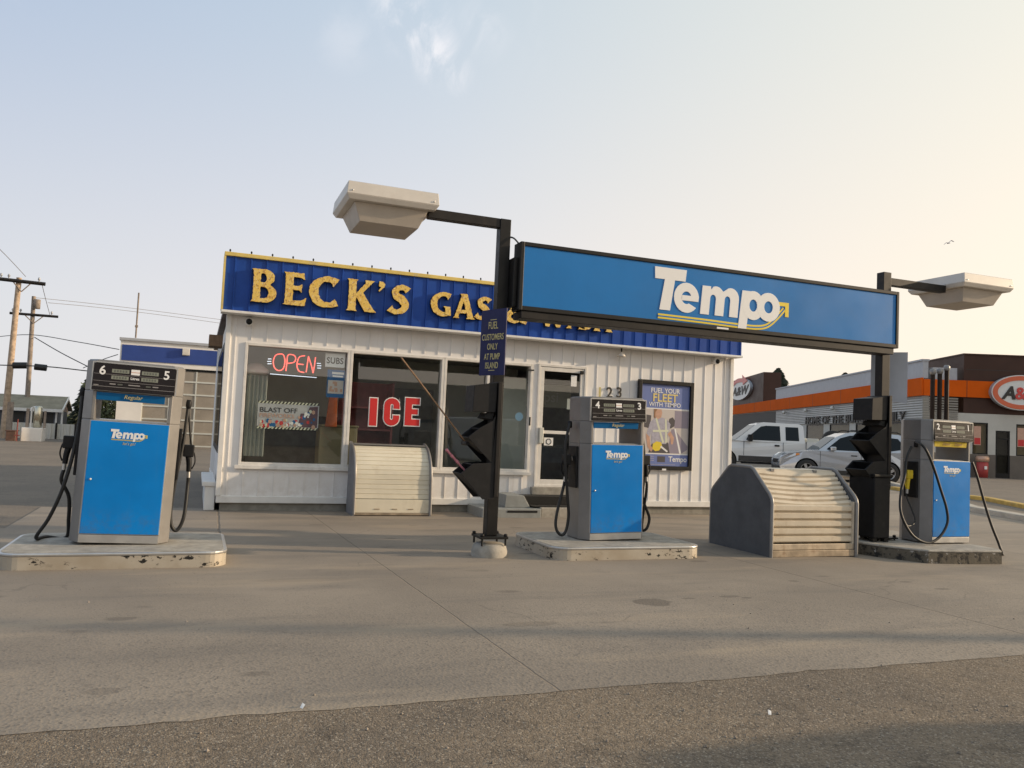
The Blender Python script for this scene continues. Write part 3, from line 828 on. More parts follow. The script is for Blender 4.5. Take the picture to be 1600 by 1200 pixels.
def fascia_word(word, xs, z, h, seed):
    """one lettering part per word; letters start at the given x positions"""
    loops_obj = []
    for ch, x in zip(word, xs):
        wd, loops = GLY[ch]
        parts = [loops]
        if ch == 'G': parts.append([[(.56, .42), (.84, .42), (.86, .05), (.62, .10), (.62, .36), (.56, .38)]])
        for pi, lp in enumerate(parts):
            lp = [[(a * h, b * h) for a, b in jag(l, .022, seed + ord(ch))] for l in lp]
            loops_obj.append((lp, x, pi))
    obs = []
    for lp, x, pi in loops_obj:
        obs.append(shape(lp, .045 + .003 * pi, ['letter_face', 'letter_side'], None, fr_front(x, FY - .06 - .003 * pi, z), OFF, 'letter', True))
    # join into one mesh
    bm = bmesh.new()
    for o in obs:
        bm.from_mesh(o.data)
    me = bpy.data.meshes.new('lettering'); bm.to_mesh(me); bm.free()
    me.materials.append(M['letter_face']); me.materials.append(M['letter_side'])
    for o in obs:
        d = o.data; bpy.data.objects.remove(o); bpy.data.meshes.remove(d)
    o = bpy.data.objects.new('lettering', me); COL.objects.link(o); o.parent = st_
    return o
def fx(px, py): return P(px, py, FY - .09).x
fascia_word("BECK'S", [fx(391, 470), fx(441, 478), fx(482, 460), fx(540, 490), fx(590, 450), fx(607, 490)], 3.69, .585, 1)
fascia_word("GAS", [fx(672, 480), fx(707, 500), fx(742, 500)], 3.74, .475, 2)
fascia_word("&", [fx(790, 500)], 3.74, .475, 3)
fascia_word("WASH", [fx(842, 500), fx(884, 515), fx(906, 515), fx(927, 515)], 3.745, .475, 4)

# --- front windows
def rect_frame(mb, x0, x1, z0, z1, t, y0, y1, tb=None):
    tb = tb or t
    mb.box(x0, x0 + t, y0, y1, z0, z1); mb.box(x1 - t, x1, y0, y1, z0, z1)
    mb.box(x0 + t, x1 - t, y0, y1, z0, z0 + tb); mb.box(x0 + t, x1 - t, y0, y1, z1 - t, z1)
GY = BY + .085
def sheet(mb, x0, x1, y, z0, z1): mb.quad((x0, y, z0), (x1, y, z0), (x1, y, z1), (x0, y, z1))
win_edges = [(.72, 2.60), (2.60, 4.43), (4.43, 6.30)]
for i, (a, b) in enumerate(win_edges):
    mb = MB(OFF)
    rect_frame(mb, a + .001, b - .001, WZ0, WZ1, .052, BY - .03 - .002 * i, BY + .10, .06)
    wf = mb.build('window', 'frame_white', st_, bevel=.006)
    if i < 2:
        mb = MB(OFF); sheet(mb, a + .05, b - .05, GY, WZ0 + .05, WZ1 - .05); mb.build('pane', 'glass', wf)
    else:
        mb = MB(OFF); mb.box(5.33, 5.39, BY - .02, BY + .09, WZ0 + .061, WZ1 - .053); mb.build('mullion', 'frame_white', wf)
        for (c, d) in ((a + .05, 5.33), (5.39, b - .05)):
            mb = MB(OFF); sheet(mb, c, d, GY, WZ0 + .05, WZ1 - .05); mb.build('pane', 'glass', wf)
        mb = MB(OFF); mb.box(6.17, 6.31, BY - .06, BY - .036, 2.86, 2.885); mb.box(6.255, 6.28, BY - .06, BY - .036, 1.75, 1.92)
        mb.build('latch', 'black_plastic', wf)
mb = MB(OFF); mb.box(WX0 - .06, WX1 + .04, BY - .07, BY - .034, WZ0 - .055, WZ0 + .012)
mb.build('window_sill', 'frame_white', st_, bevel=.006)
# side window in the left wall
mb = MB(OFF); mb.box(BX0 - .05, BX0 + .001, BY + .2, BY + 4.2, 1.00, 2.98); sw = mb.build('window', 'black_plastic', st_)
mb = MB(OFF); mb.box(BX0 - .056, BX0 - .051, BY + .32, BY + 4.1, 1.12, 2.86); mb.build('pane', 'glass_dark', sw)
mb = MB(OFF); mb.box(BX0 - .30, BX0 - .045, BY + 1.6, BY + 2.2, 3.02, 3.24); mb.build('eave_beam', 'wood_brown', st_)
mb = MB(OFF); mb.box(BX0 - .22, BX0 - .046, BY + .06, BY + 2.6, .0, .42); mb.box(BX0 - .27, BX0 - .046, BY + .03, BY + 2.65, .421, .50)
mb.build('side_ledge', 'trim_white', st_, bevel=.01)

# --- door
dr = MB(OFF); rect_frame(dr, DX0, DX1, DZ0 - .0, DZ1, .05, BY - .035, BY + .12)
dfm = dr.build('door_frame', 'frame_white', st_, bevel=.006)
dr = MB(OFF); rect_frame(dr, DX0 + .055, DX1 - .055, DZ0 + .02, DZ1 - .055, .085, BY - .02, BY + .03, .13)
dr.box(DX0 + .14, DX1 - .14, BY - .012, BY + .022, 1.60, 1.665)
door = dr.build('door', 'frame_white', st_, bevel=.005)
mb = MB(OFF); sheet(mb, DX0 + .13, DX1 - .13, BY + .005, DZ0 + .14, DZ1 - .13); mb.build('pane', 'glass', door)
mb = MB(OFF); mb.box(DX0 + .06, DX0 + .15, BY - .085, BY - .021, 1.40, 1.72); mb.build('handle', 'alu', door, bevel=.01)
mb = MB(OFF); mb.box(DX1 - .16, DX1 - .10, BY - .08, BY - .022, 2.86, 2.93); mb.build('closer', 'black_plastic', door)
mb = MB(OFF); mb.box(6.62, 6.82, BY - .006, BY + .001, 1.36, 1.52); mb.build('sticker', 'white_print', door)
mb = MB(OFF); mb.lathe((6.72, BY - .008, 1.44), [(.045, 0), (.062, 0), (.062, -.003), (.045, -.003)], 20, 'y'); mb.build('no_smoking_mark', 'letter_dark', door)
mb = MB(OFF); mb.box(7.17, 7.30, BY - .006, BY + .001, 2.60, 2.83); mb.build('notice', 'white_print', door)
mb = MB(OFF); mb.box(7.10, 7.32, BY - .006, BY + .001, 2.12, 2.34); mb.build('notice', 'teal_pale', door)
mb = MB(OFF); mb.box(DX0 - .06, DX1 + .06, BY - .10, BY + .03, .262, DZ0 - .002); mb.build('door_sill', 'concrete_old', st_, bevel=.01)
# digits beside the door
for ch, px, m_ in (('1', 937, 'gold_print'), ('2', 952, 'letter_dark'), ('3', 967, 'letter_dark')):
    p = P(px, 621, BY - .03)
    o = text(ch, .31, m_, st_, fr_front(p.x, BY - .03, p.z), OFF, 'house_number', .006, .015)
    if ch == '1': o['label'] = 'gold number 1'
# interior
mb = MB(OFF); mb.box(BX0 + .19, BX1 - .19, BY + .2, BYB - .2, .20, .26); mb.build('interior_floor', 'interior_floor', st_)
mb = MB(OFF); mb.box(BX0 + .19, BX1 - .19, BY + .2, BYB - .2, 3.2, 3.26); mb.build('ceiling', 'interior_wall', st_)
mb = MB(OFF); mb.box(BX0 + .19, 7.6, 19.4, 19.5, .27, 3.19); mb.box(BX0 + .19, 3.0, 18.25, 18.33, .27, 3.19); mb.build('interior_partition', 'interior_wall', st_)

# things inside, seen through the glass
def inside(name, label, cat, boxes, m, group=None):
    c = Vector(((boxes[0][0] + boxes[0][1]) / 2, (boxes[0][2] + boxes[0][3]) / 2, boxes[0][4]))
    mb = MB(c)
    for b in boxes: mb.box(*b)
    o = mb.build(name, m, bevel=.012); o.location = c
    return tag(o, label, cat, group)
inside('shop_counter', 'dark counter with a raised end behind the left window', 'counter', [(.95, 2.3, 17.0, 17.6, .26, 1.45), (1.3, 2.9, 17.7, 18.2, .26, 1.75), (.9, 2.35, 16.95, 17.65, 1.451, 1.5)], 'interior_dark')
inside('cabinet', 'olive brown cabinet standing behind the mullion of the left window', 'cabinet', [(2.22, 2.95, 16.0, 16.5, .26, 1.55), (2.2, 2.97, 15.98, 16.52, 1.551, 1.59)], 'olive_box')
sh = thing('display_shelf', 'maroon display shelves behind the window with the big red ice letters', 'shelf', (3.3, 16.8, .26))
mb = MB((3.3, 16.8, .26)); mb.box(2.75, 3.75, 17.1, 17.15, .26, 2.5); mb.box(2.72, 2.76, 16.6, 17.1, .26, 2.5); mb.box(3.74, 3.78, 16.6, 17.1, .26, 2.5); mb.build('frame', 'maroon', sh)
for z in (.6, 1.05, 1.5, 1.95):
    mb = MB((3.3, 16.8, .26)); mb.box(2.77, 3.73, 16.6, 17.09, z, z + .035); mb.build('shelf_board', 'maroon', sh)
inside('drinks_fridge', 'tall dark drinks fridge seen behind the middle window', 'fridge', [(4.0, 4.9, 17.6, 18.4, .26, 2.45)], 'interior_dark')
inside('added_cupboard', 'pale grey green cupboard added behind the narrow sliding window pane for its paler tone', 'cupboard', [(5.75, 6.55, 16.1, 16.6, .26, 2.75)], 'teal_pale')  # added box gives the sliding pane its paler tone; no cupboard known there
fr_ = thing('pop_cooler', 'pop cooler with a printed top panel seen through the glass door', 'cooler', (7.2, 17.2, .26))
mb = MB((7.2, 17.2, .26)); mb.box(6.7, 8.1, 17.2, 17.9, .26, 2.75); mb.build('body', 'interior_dark', fr_)
mb = MB((7.2, 17.2, .26)); mb.box(6.72, 8.08, 17.17, 17.199, 2.2, 2.72); mb.build('header_panel', 'interior_wall', fr_)
text('pepsi', .34, 'white_print', fr_, fr_front(7.42, 17.16, 2.33), (7.2, 17.2, .26), 'lettering', .002, .01)
oc = MB((2.42, 15.9, 1.6))
oc.prism([(2.30, 1.55), (2.52, 1.55), (2.50, 2.2), (2.44, 2.32), (2.36, 2.28), (2.34, 2.0)], 'y', 15.86, 15.92)
o = oc.build('orange_jacket', 'orange', bevel=.01); o.location = (2.42, 15.9, 1.6); tag(o, 'orange garment hanging behind the left window', 'jacket')
ld = MB((.98, 16.2, 2.5)); ld.lathe((.98, 16.2, 2.5), [(.001, .2), (.1, .19), (.24, .08), (.26, .0), (.22, -.02), (.001, -.02)], 18)
o = ld.build('dome_lamp', 'white_print'); o.location = (.98, 16.2, 2.5); tag(o, 'white dome lamp inside the left corner of the left window', 'lamp')
cu_ = MB((.98, 16.2, .26))
vs = []
for i in range(25):
    x = .82 + .36 * i / 24; y = 15.75 + .03 * math.sin(i * 1.3)
    vs += [(x, y, .95), (x, y, 2.45)]
cu_.add(vs, [(2 * i, 2 * i + 2, 2 * i + 3, 2 * i + 1) for i in range(24)], True)
cu_.add([(a, b + .012, c) for a, b, c in vs], [(2 * i + 1, 2 * i + 3, 2 * i + 2, 2 * i) for i in range(24)], True)
o = cu_.build('curtain', 'teal_pale'); o.location = (.98, 16.2, .26); tag(o, 'pale grey green curtain hanging at the left edge of the left window', 'curtain')

# neon open sign
ns = thing('neon_sign', 'glowing red neon OPEN sign with pale bars in the left window', 'sign', (1.45, BY + .15, 2.4))
NO = org(ns)
def neon(name, paths, m, r=.011):
    mb = MB(NO)
    for p in paths: mb.tube(p, r, 6)
    return mb.build(name, m, ns)
def np_(px, py): return P(px, py, BY + .15)
def zn(x, y): return np_(380 + x / 6.0, 540 + y / 6.0)
O_ = [zn(*p) for p in ((345, 78), (305, 90), (283, 140), (290, 200), (325, 233), (365, 225), (385, 190), (390, 130), (375, 85), (345, 78))]
P_ = [zn(*p) for p in ((400, 238), (410, 160), (420, 90), (470, 88), (492, 115), (480, 152), (440, 165), (412, 165))]
E_ = [zn(*p) for p in ((580, 95), (530, 105), (508, 150), (505, 200), (525, 240), (572, 252))]
E2 = [zn(508, 172), zn(565, 178)]
N_ = [zn(*p) for p in ((590, 250), (600, 180), (612, 100), (640, 190), (655, 258), (668, 190), (678, 110))]
neon('letter_tube', [spline_path(O_, 5)], 'neon_red'); neon('letter_tube', [spline_path(P_, 5)], 'neon_red')
neon('letter_tube', [spline_path(E_, 5), E2], 'neon_red'); neon('letter_tube', [N_[:3], N_[2:5], N_[4:]], 'neon_red')
for a, b in (((232, 125), (265, 125)), ((225, 148), (264, 148)), ((228, 170), (266, 170)), ((690, 166), (728, 168)), ((693, 188), (732, 190)), ((693, 210), (730, 212)), ((252, 265), (688, 300))):
    neon('accent_tube', [[zn(*a), zn(*b)]], 'neon_white', .008)

# paper signs behind the glass
def card(name, label, cat, px0, py0, px1, py1, Y, m, group=None):
    a, b = P(px0, py0, Y), P(px1, py1, Y)
    c = (a + b) / 2
    t = thing(name, label, cat, (c.x, Y, min(a.z, b.z)), group=group)
    mb = MB(org(t)); mb.box(a.x, b.x, Y, Y + .006, a.z, b.z); mb.build('board', m, t)
    return t, a, b
SY = GY + .02
t, a, b = card('window_card', 'white card reading SUBS at the top right of the left window', 'sign', 509, 552, 538, 575, SY, 'white_print')
text('SUBS', .16, 'letter_dark', t, fr_front((a.x + b.x) / 2, SY - .003, (a.z + b.z) / 2 - .055), org(t), 'lettering', .001, .022, sx=.86, spacing=1.05)
t, a, b = card('window_flyer', 'small blue and white flyer below the SUBS card', 'flyer', 512, 577, 537, 622, SY, 'strip_blue')
w_, h_ = b.x - a.x, a.z - b.z
mb = MB(org(t)); mb.box(a.x + .02, b.x - .02, SY - .003, SY - .0005, b.z + h_ * .14, b.z + h_ * .62); mb.build('picture', 'poster_wall', t)
mb = MB(org(t))
for i in range(9):
    x = a.x + .03 + rng.random() * (w_ - .09); z = b.z + h_ * (.16 + .36 * rng.random())
    mb.box(x, x + .03 + .03 * rng.random(), SY - .0045 - .0002 * i, SY - .0032, z, z + .03 + .05 * rng.random())
mb.build('picture_detail', 'poster_skin', t)
mb = MB(org(t)); mb.box(a.x + w_ * .3, b.x - w_ * .12, SY - .003, SY - .0005, b.z + h_ * .74, b.z + h_ * .80); mb.box(a.x + w_ * .26, b.x - w_ * .06, SY - .003, SY - .0005, b.z + h_ * .84, b.z + h_ * .92); mb.build('text_lines', 'white_print', t)

# fireworks banner
bt = thing('window_banner', 'grey fireworks banner with striped edges reading BLAST OFF in the left window', 'banner', (1.55, SY + .03, 1.42))
BO = org(bt)
bY = SY + .03
bx0, bx1 = P(402, 650, bY).x, P(498, 650, bY).x
bz0, bz1 = P(450, 671, bY).z, P(450, 628, bY).z
bw, bh = bx1 - bx0, bz1 - bz0
mb = MB(BO); mb.box(bx0, bx1, bY, bY + .006, bz0, bz1); mb.build('board', 'banner_grey', bt)
for z0 in (bz0, bz1 - .045):
    mb = MB(BO); mb.box(bx0, bx1, bY - .002, bY - .0005, z0, z0 + .045); ed = mb.build('edge_band', 'letter_dark', bt)
    mb = MB(BO)
    for i in range(17):
        x = bx0 + i * bw / 17.2
        mb.quad((x, bY - .0035, z0), (x + .03, bY - .0035, z0), (x + .06, bY - .0035, z0 + .045), (x + .03, bY - .0035, z0 + .045))
    mb.build('edge_stripes', 'poster_vest', ed)
text('BLAST OFF', .125, 'letter_dark', bt, fr_front(bx0 + .03, bY - .003, bz0 + bh * .60), BO, 'lettering', .001, .01, 'LEFT', sx=1.12)
text('FIREWORKS', .105, 'poster_skin', bt, fr_front(bx0 + .03, bY - .003, bz0 + bh * .41), BO, 'lettering', .001, .01, 'LEFT', sx=1.1)
mb = MB(BO)
mb.quad((bx0 + bw * .66, bY - .0025, bz0 + .05), (bx1 - .02, bY - .0025, bz0 + .05), (bx1 - .02, bY - .0025, bz1 - .06), (bx0 + bw * .84, bY - .0025, bz1 - .08), (bx0 + bw * .80, bY - .0025, bz1 - .2), (bx0 + bw * .70, bY - .0025, bz1 - .2))
mb.build('graphic', 'banner_purple', bt)
for k_, m_ in enumerate(('red', 'poster_vest', 'strip_blue', 'white_print', 'poster_skin')):
    mb = MB(BO)
    for i in range(11):
        x = bx0 + bw * (.04 + .9 * rng.random()); z = bz0 + .05 + (.12 if x < bx0 + bw * .66 else .3) * rng.random()
        s = .015 + .022 * rng.random()
        yy = bY - .004 - .0004 * k_ - .00003 * i
        mb.add([(x + s * math.cos(a_ * 1.047 + i), yy, z + s * 1.2 * math.sin(a_ * 1.047 + i)) for a_ in range(6)], [(0, 1, 2, 3, 4, 5)])
    mb.build('graphic_dots', m_, bt)

# ICE letters stuck on the glass
ice = thing('window_decal', 'large red ICE letters with white outlines on the second window', 'decal', (3.4, GY - .01, 1.6))
for ch, px in (('I', 582), ('C', 611), ('E', 643)):
    p = P(px, 665, GY - .008)
    h = P(px, 622, GY - .008).z - p.z
    if ch == 'I':
        q = [[(-.07, 0), (.07, 0), (.07, h), (-.07, h)]]
    elif ch == 'E':
        q = [[(-.14, 0), (.15, 0), (.15, .12), (-.01, .12), (-.01, h * .41), (.11, h * .41), (.11, h * .6), (-.01, h * .6), (-.01, h - .12), (.14, h - .12), (.14, h), (-.14, h)]]
    else:
        q = [[(.15, h * .62), (.15, h * .80)] + arc(0, h - .14, .15, .14, 0, 180, 8) + arc(0, .14, .15, .14, 180, 360, 8) + [(.15, h * .38), (.03, h * .38)] + arc(0, .14, .03, .03, 0, -180, 5) + arc(0, h - .14, .03, .03, 180, 0, 5) + [(.03, h * .62)]]
    o = shape(q, .001, ['red'], ice, fr_front(p.x, GY - .008, p.z), org(ice), 'letter')
    cx = sum(v[0] for v in q[0]) / len(q[0])
    cu = bpy.data.curves.new('s', 'CURVE'); cu.dimensions = '2D'; cu.fill_mode = 'BOTH'; cu.extrude = .0008; cu.offset = .018
    sp = cu.splines.new('POLY'); sp.points.add(len(q[0]) - 1)
    area = sum(q[0][i][0] * q[0][(i + 1) % len(q[0])][1] - q[0][(i + 1) % len(q[0])][0] * q[0][i][1] for i in range(len(q[0])))
    for i, (x, y) in enumerate(q[0]): sp.points[i].co = (x, y, 0, 1)
    sp.use_cyclic_u = True
    curve_mesh(cu, 'outline', ['white_print'], o, fr_front(p.x, GY - .004, p.z), org(ice))

dk = MB((0, 0, 0)); p = P(811, 651, GY - .006); dk.off = p
dk.lathe(p, [(.001, -.003), (.085, -.003), (.085, 0), (.001, 0)], 24, 'y', False)
o = dk.build('round_sticker', mat('pale blue sticker', (.28, .46, .58), .4)); o.location = p; tag(o, 'round pale blue sticker on the sliding pane near the door', 'sticker')

# --- poster on the wall
pt_ = thing('framed_poster', 'large black framed advertising poster beside the door reading FUEL YOUR FLEET', 'poster', (9.42, BY - .05, .93))
PO = org(pt_)
px0, px1, pz0, pz1 = 8.73, 10.11, .93, 2.85
mb = MB(PO); rect_frame(mb, px0, px1, pz0, pz1, .085, BY - .10, BY - .025); mb.build('frame', 'black_metal', pt_, bevel=.008)
ix0, ix1, iz0, iz1 = px0 + .084, px1 - .084, pz0 + .06, pz1 - .084
iw, ih = ix1 - ix0, iz1 - iz0
PYf = BY - .05
mb = MB(PO); mb.box(ix0, ix1, PYf, BY - .026, iz0, iz1); mb.build('board', 'poster_blue', pt_)
def pq(pts, k):  # flat printed shape, u right 0..1, v up 0..1 of the picture field
    return [(ix0 + iw * u, PYf - .0012 * k, iz0 + ih * v) for u, v in pts]
def print_shape(name, pts, m, k):
    mb = MB(PO); mb.quad(*pq(pts, k)); return mb.build(name, m, pt_)
print_shape('photo', [(0, .165), (1, .165), (1, .70), (0, .70)], 'poster_wall', 1)
print_shape('photo_rule', [(0, .70), (1, .70), (1, .712), (0, .712)], 'white_print', 1.2)
print_shape('photo_rule', [(0, .153), (1, .153), (1, .165), (0, .165)], 'white_print', 1.2)
print_shape('dark_panel', [(.70, .48), (.99, .48), (.99, .69), (.70, .69)], 'poster_mauve', 1.6)
print_shape('machine', [(.05, .48), (.20, .46), (.22, .62), (.06, .63)], 'poster_dark', 1.6)
print_shape('hose_reel', [(.56, .50), (.62, .47), (.70, .50), (.71, .57), (.66, .61), (.59, .59)], 'poster_dark', 2)
print_shape('equipment', [(.50, .17), (.86, .17), (.98, .22), (.99, .26), (.70, .47), (.64, .46), (.60, .30)], 'poster_mauve', 1.9)
print_shape('rail', [(.70, .47), (.73, .47), (.86, .17), (.82, .17)], 'white_print', 2.4)
print_shape('legs', [(.18, .17), (.62, .17), (.58, .30), (.26, .30)], 'poster_dark', 2.6)
print_shape('shirt', [(.24, .28), (.54, .28), (.58, .40), (.62, .52), (.54, .58), (.44, .60), (.30, .59), (.20, .54), (.14, .40), (.20, .36), (.23, .42)], 'poster_shirt', 3)
print_shape('arm', [(.12, .40), (.20, .36), (.22, .26), (.28, .22), (.24, .18), (.16, .24)], 'poster_skin', 3.4)
print_shape('arm', [(.56, .40), (.62, .44), (.70, .36), (.68, .28), (.64, .28), (.62, .36)], 'poster_skin', 3.4)
print_shape('face', [(.31, .60), (.35, .575), (.42, .60), (.44, .66), (.42, .70), (.30, .70), (.29, .65)], 'poster_skin', 3.4)
print_shape('hair', [(.27, .70), (.27, .60), (.30, .58), (.30, .66), (.34, .70)], 'poster_hair', 3.8)
print_shape('vest_strap', [(.30, .585), (.335, .59), (.50, .30), (.46, .29)], 'poster_vest', 3.9)
print_shape('vest_strap', [(.50, .585), (.535, .58), (.56, .30), (.52, .29)], 'poster_vest', 3.9)
print_shape('vest_belt', [(.26, .42), (.58, .43), (.58, .455), (.26, .445)], 'poster_vest', 4.2)
print_shape('hard_hat', [(.26, .22), (.32, .19), (.40, .20), (.46, .25), (.44, .30), (.34, .31), (.27, .28)], 'yellow_print', 4.4)
print_shape('rod', [(.44, .26), (.58, .195), (.56, .18), (.42, .24)], 'white_print', 4.8)
tx = (ix0 + ix1) / 2 - .01
text('FUEL YOUR', .140, 'white_print', pt_, fr_front(tx, PYf - .003, iz0 + ih * .900), PO, 'lettering', .001, .016)
text('FLEET', .245, 'poster_gold', pt_, fr_front(tx, PYf - .003, iz0 + ih * .793), PO, 'lettering', .001, .018)
text('WITH TEMPO', .130, 'white_print', pt_, fr_front(tx, PYf - .003, iz0 + ih * .732), PO, 'lettering', .001, .010)
text('Tempo', .16, 'white_print', pt_, fr_front(ix0 + iw * .79, PYf - .003, iz0 + ih * .07), PO, 'lettering', .001, .02)
for z in (.125, .10, .075):
    print_shape('small_print', [(.06, z), (.30, z), (.30, z + .007), (.06, z + .007)], 'poster_shirt', 1.4)
print_shape('small_print', [(.18, .028), (.74, .028), (.74, .034), (.18, .034)], 'poster_shirt', 1.4)
print_shape('card_picture', [(.37, .06), (.53, .06), (.53, .13), (.37, .13)], 'poster_dark', 1.4)
mb = MB(PO); mb.box(9.36, 9.46, BY - .104, BY - .1, pz0 - .01, pz0 + .03); mb.build('clip', 'white_print', pt_)

# --- security cameras, bell lamp
def sec_cam(px, py, label):
    p = P(px, py, BY - .12)
    t = thing('security_camera', label, 'camera', (p.x, BY - .03, p.z), group='security cameras under the fascia')
    o0 = org(t)
    mb = MB(); mb.lathe((0, 0, .06), [(.001, .03), (.05, .03), (.05, 0), (.001, 0)], 12, 'y'); mb.tube([(0, .02, .06), (0, -.07, .04)], .014, 6); mb.build('bracket', 'white_print', t)
    mb = MB(); mb.lathe((0, -.10, .0), [(.001, .09), (.05, .085), (.065, .03), (.065, -.04), (.055, -.05)], 14, 'y'); mb.build('housing', 'white_print', t)
    mb = MB(); mb.lathe((0, -.10, .0), [(.056, -.045), (.045, -.06), (.001, -.064)], 14, 'y'); mb.build('lens', 'black_plastic', t)
sec_cam(389, 503, 'small white security camera under the fascia at the left corner of the shop')
sec_cam(1119, 565, 'small white security camera under the fascia at the right end of the shop')
p = P(971, 553, BY - .16)
t = thing('wall_lamp', 'small bell shaped lamp hanging under the fascia above the house numbers', 'lamp', (p.x, BY - .16, p.z))
mb = MB(); mb.tube([(0, .13, .14), (0, .05, .16), (0, 0, .12), (0, 0, .02)], .018, 8); mb.build('arm', 'post_brown', t)
mb = MB(); mb.lathe((0, 0, -.06), [(.02, .10), (.05, .08), (.075, .04), (.095, 0), (.085, 0), (.06, .04), (.001, .06)], 16); mb.build('shade', 'lamp_cream', t)

# --- entrance steps and mat
t = thing('entrance_step', 'low grey painted step block with a concrete end at the shop door', 'step', (6.6, 14.6, 0))
TO = org(t)
sx0, sx1 = P(752, 800, 14.35).x, P(844, 800, 14.35).x
mb = MB(TO)
mb.box(sx0, sx1, 14.30, 15.20, -.02, .17); mb.build('lower_block', 'grey_step', t, bevel=.015)
mb = MB(TO); mb.box(sx1 + .003, 7.75, 14.32, 15.20, -.02, .19); mb.build('concrete_block', 'concrete_old', t, bevel=.015)
mb = MB(TO); mb.box(sx0 + .5, sx1 - .08, 14.294, 14.299, .095, .135); mb.build('slot', 'black_plastic', t)
mb = MB(TO)
qx0, qx1 = P(786, 780, 14.6).x, P(826, 780, 14.6).x
mb.prism([(qx0, .171), (qx1, .171), (qx1 - .14, .40), (qx0 + .02, .41)], 'y', 14.5, 15.19); mb.build('wedge', 'grey_step', t, bevel=.01)
mb = MB(TO); mb.box(qx1 - .12, 7.7, 14.72, 15.21, .20, .355); mb.build('upper_block', 'found', t, bevel=.01)
mb = MB((6.9, 14.5, .2))
mb.box(qx1 + .02, 7.62, 14.40, 14.715, .195, .207)
mb.box(qx1 - .10, 7.66, 14.705, 14.718, .208, .372)
mb.box(qx1 - .10, 7.66, 14.72, 15.14, .358, .372)
o = mb.build('door_mat', 'mat_black', bevel=.004); o.location = (6.9, 14.5, .2); tag(o, 'black rubber mat draped over the step in front of the shop door', 'mat')

# ================================================================== LOGO: bold lower case wordmark with arrow
def tempo_logo(parent, off, fr, w, ext=.002, tail=True, tagline=False, face='white_print'):
    """wordmark w wide; every glyph is its own outline, set a hair proud of its neighbour"""
    o, ax, ay = fr
    u = w / 5.05
    S_ = lambda lp: [(a * u, b * u) for a, b in lp]
    glyphs = [
        ([[(0, 1.45), (.02, 1.05), (.40, 1.05), (.22, 0), (.64, 0), (.80, 1.05), (1.22, 1.05), (1.26, 1.45)]], 0),
        ([arc(1.28, .50, .50, .52, 8, 322, 22) + [(1.40, .30)] + arc(1.28, .50, .20, .22, 300, 20, 14) + [(1.50, .57)]], 1),
        ([[(1.10, .40), (1.76, .40), (1.78, .58), (1.10, .58)]], 2),
        ([[(1.84, 0), (2.20, 0), (2.24, .55)] + arc(2.36, .58, .12, .14, 180, 0, 6) + [(2.44, 0), (2.80, 0), (2.84, .55)] + arc(2.96, .58, .12, .14, 180, 0, 6) + [(3.04, 0), (3.40, 0), (3.44, .62)]
          + arc(3.10, .66, .34, .36, 0, 110, 8) + [(2.78, .86)] + arc(2.48, .66, .34, .36, 40, 110, 6) + [(2.28, .88), (2.26, 1.0), (1.92, 1.0)]], 0),
        ([[(3.42, -.42), (3.78, -.42), (3.88, .5), (3.92, 1.0), (3.58, 1.0)]], 1),
        ([arc(4.06, .50, .46, .52, 0, 360, 26)[:-1], arc(4.06, .50, .17, .22, 0, 360, 18)[:-1]], 2),
        ([arc(4.72, .50, .50, .52, 0, 360, 26)[:-1], arc(4.72, .50, .19, .22, 0, 360, 18)[:-1]], 3),
    ]
    bm = bmesh.new()
    for lp, k in glyphs:
        q = shape([S_(l) for l in lp], ext * (1 + .12 * k), ['white_print'], None, fr, off, 'glyph')
        bm.from_mesh(q.data)
        d = q.data; bpy.data.objects.remove(q); bpy.data.meshes.remove(d)
    me = bpy.data.meshes.new('lettering'); bm.to_mesh(me); bm.free(); me.materials.append(M[face])
    q = bpy.data.objects.new('lettering', me); COL.objects.link(q); q.parent = parent
    if tail:
        for k, (dw, m_) in enumerate(((.17, 'yellow_print'), (.045, 'sign_blue'))):
            pts = [(.18, -.22), (2.0, -.24), (3.3, -.27), (4.2, -.27), (4.7, -.16), (5.1, .16), (5.42, .50)]
            lp = [S_(stroke(pts, [dw, dw]))]
            o2 = (o + ax.cross(ay) * (-.0004 + .0004 * k + ext * .1 * k), ax, ay)
            shape(lp, ext * (.55 + .25 * k), [m_], parent, o2, off, 'arrow_line')
        shape([S_([(5.02, .60), (5.05, .74), (5.62, .74), (5.62, .22), (5.46, .22), (5.46, .60)])], ext * .6, ['yellow_print'], parent, fr, off, 'arrow_head')
    if tagline:
        text("let's go!", .62 * u, 'gold_print', parent, (o + ax * (2.9 * u) - ay * (1.0 * u), ax, ay), off, 'tagline', ext * .5, .0, shear=.2)

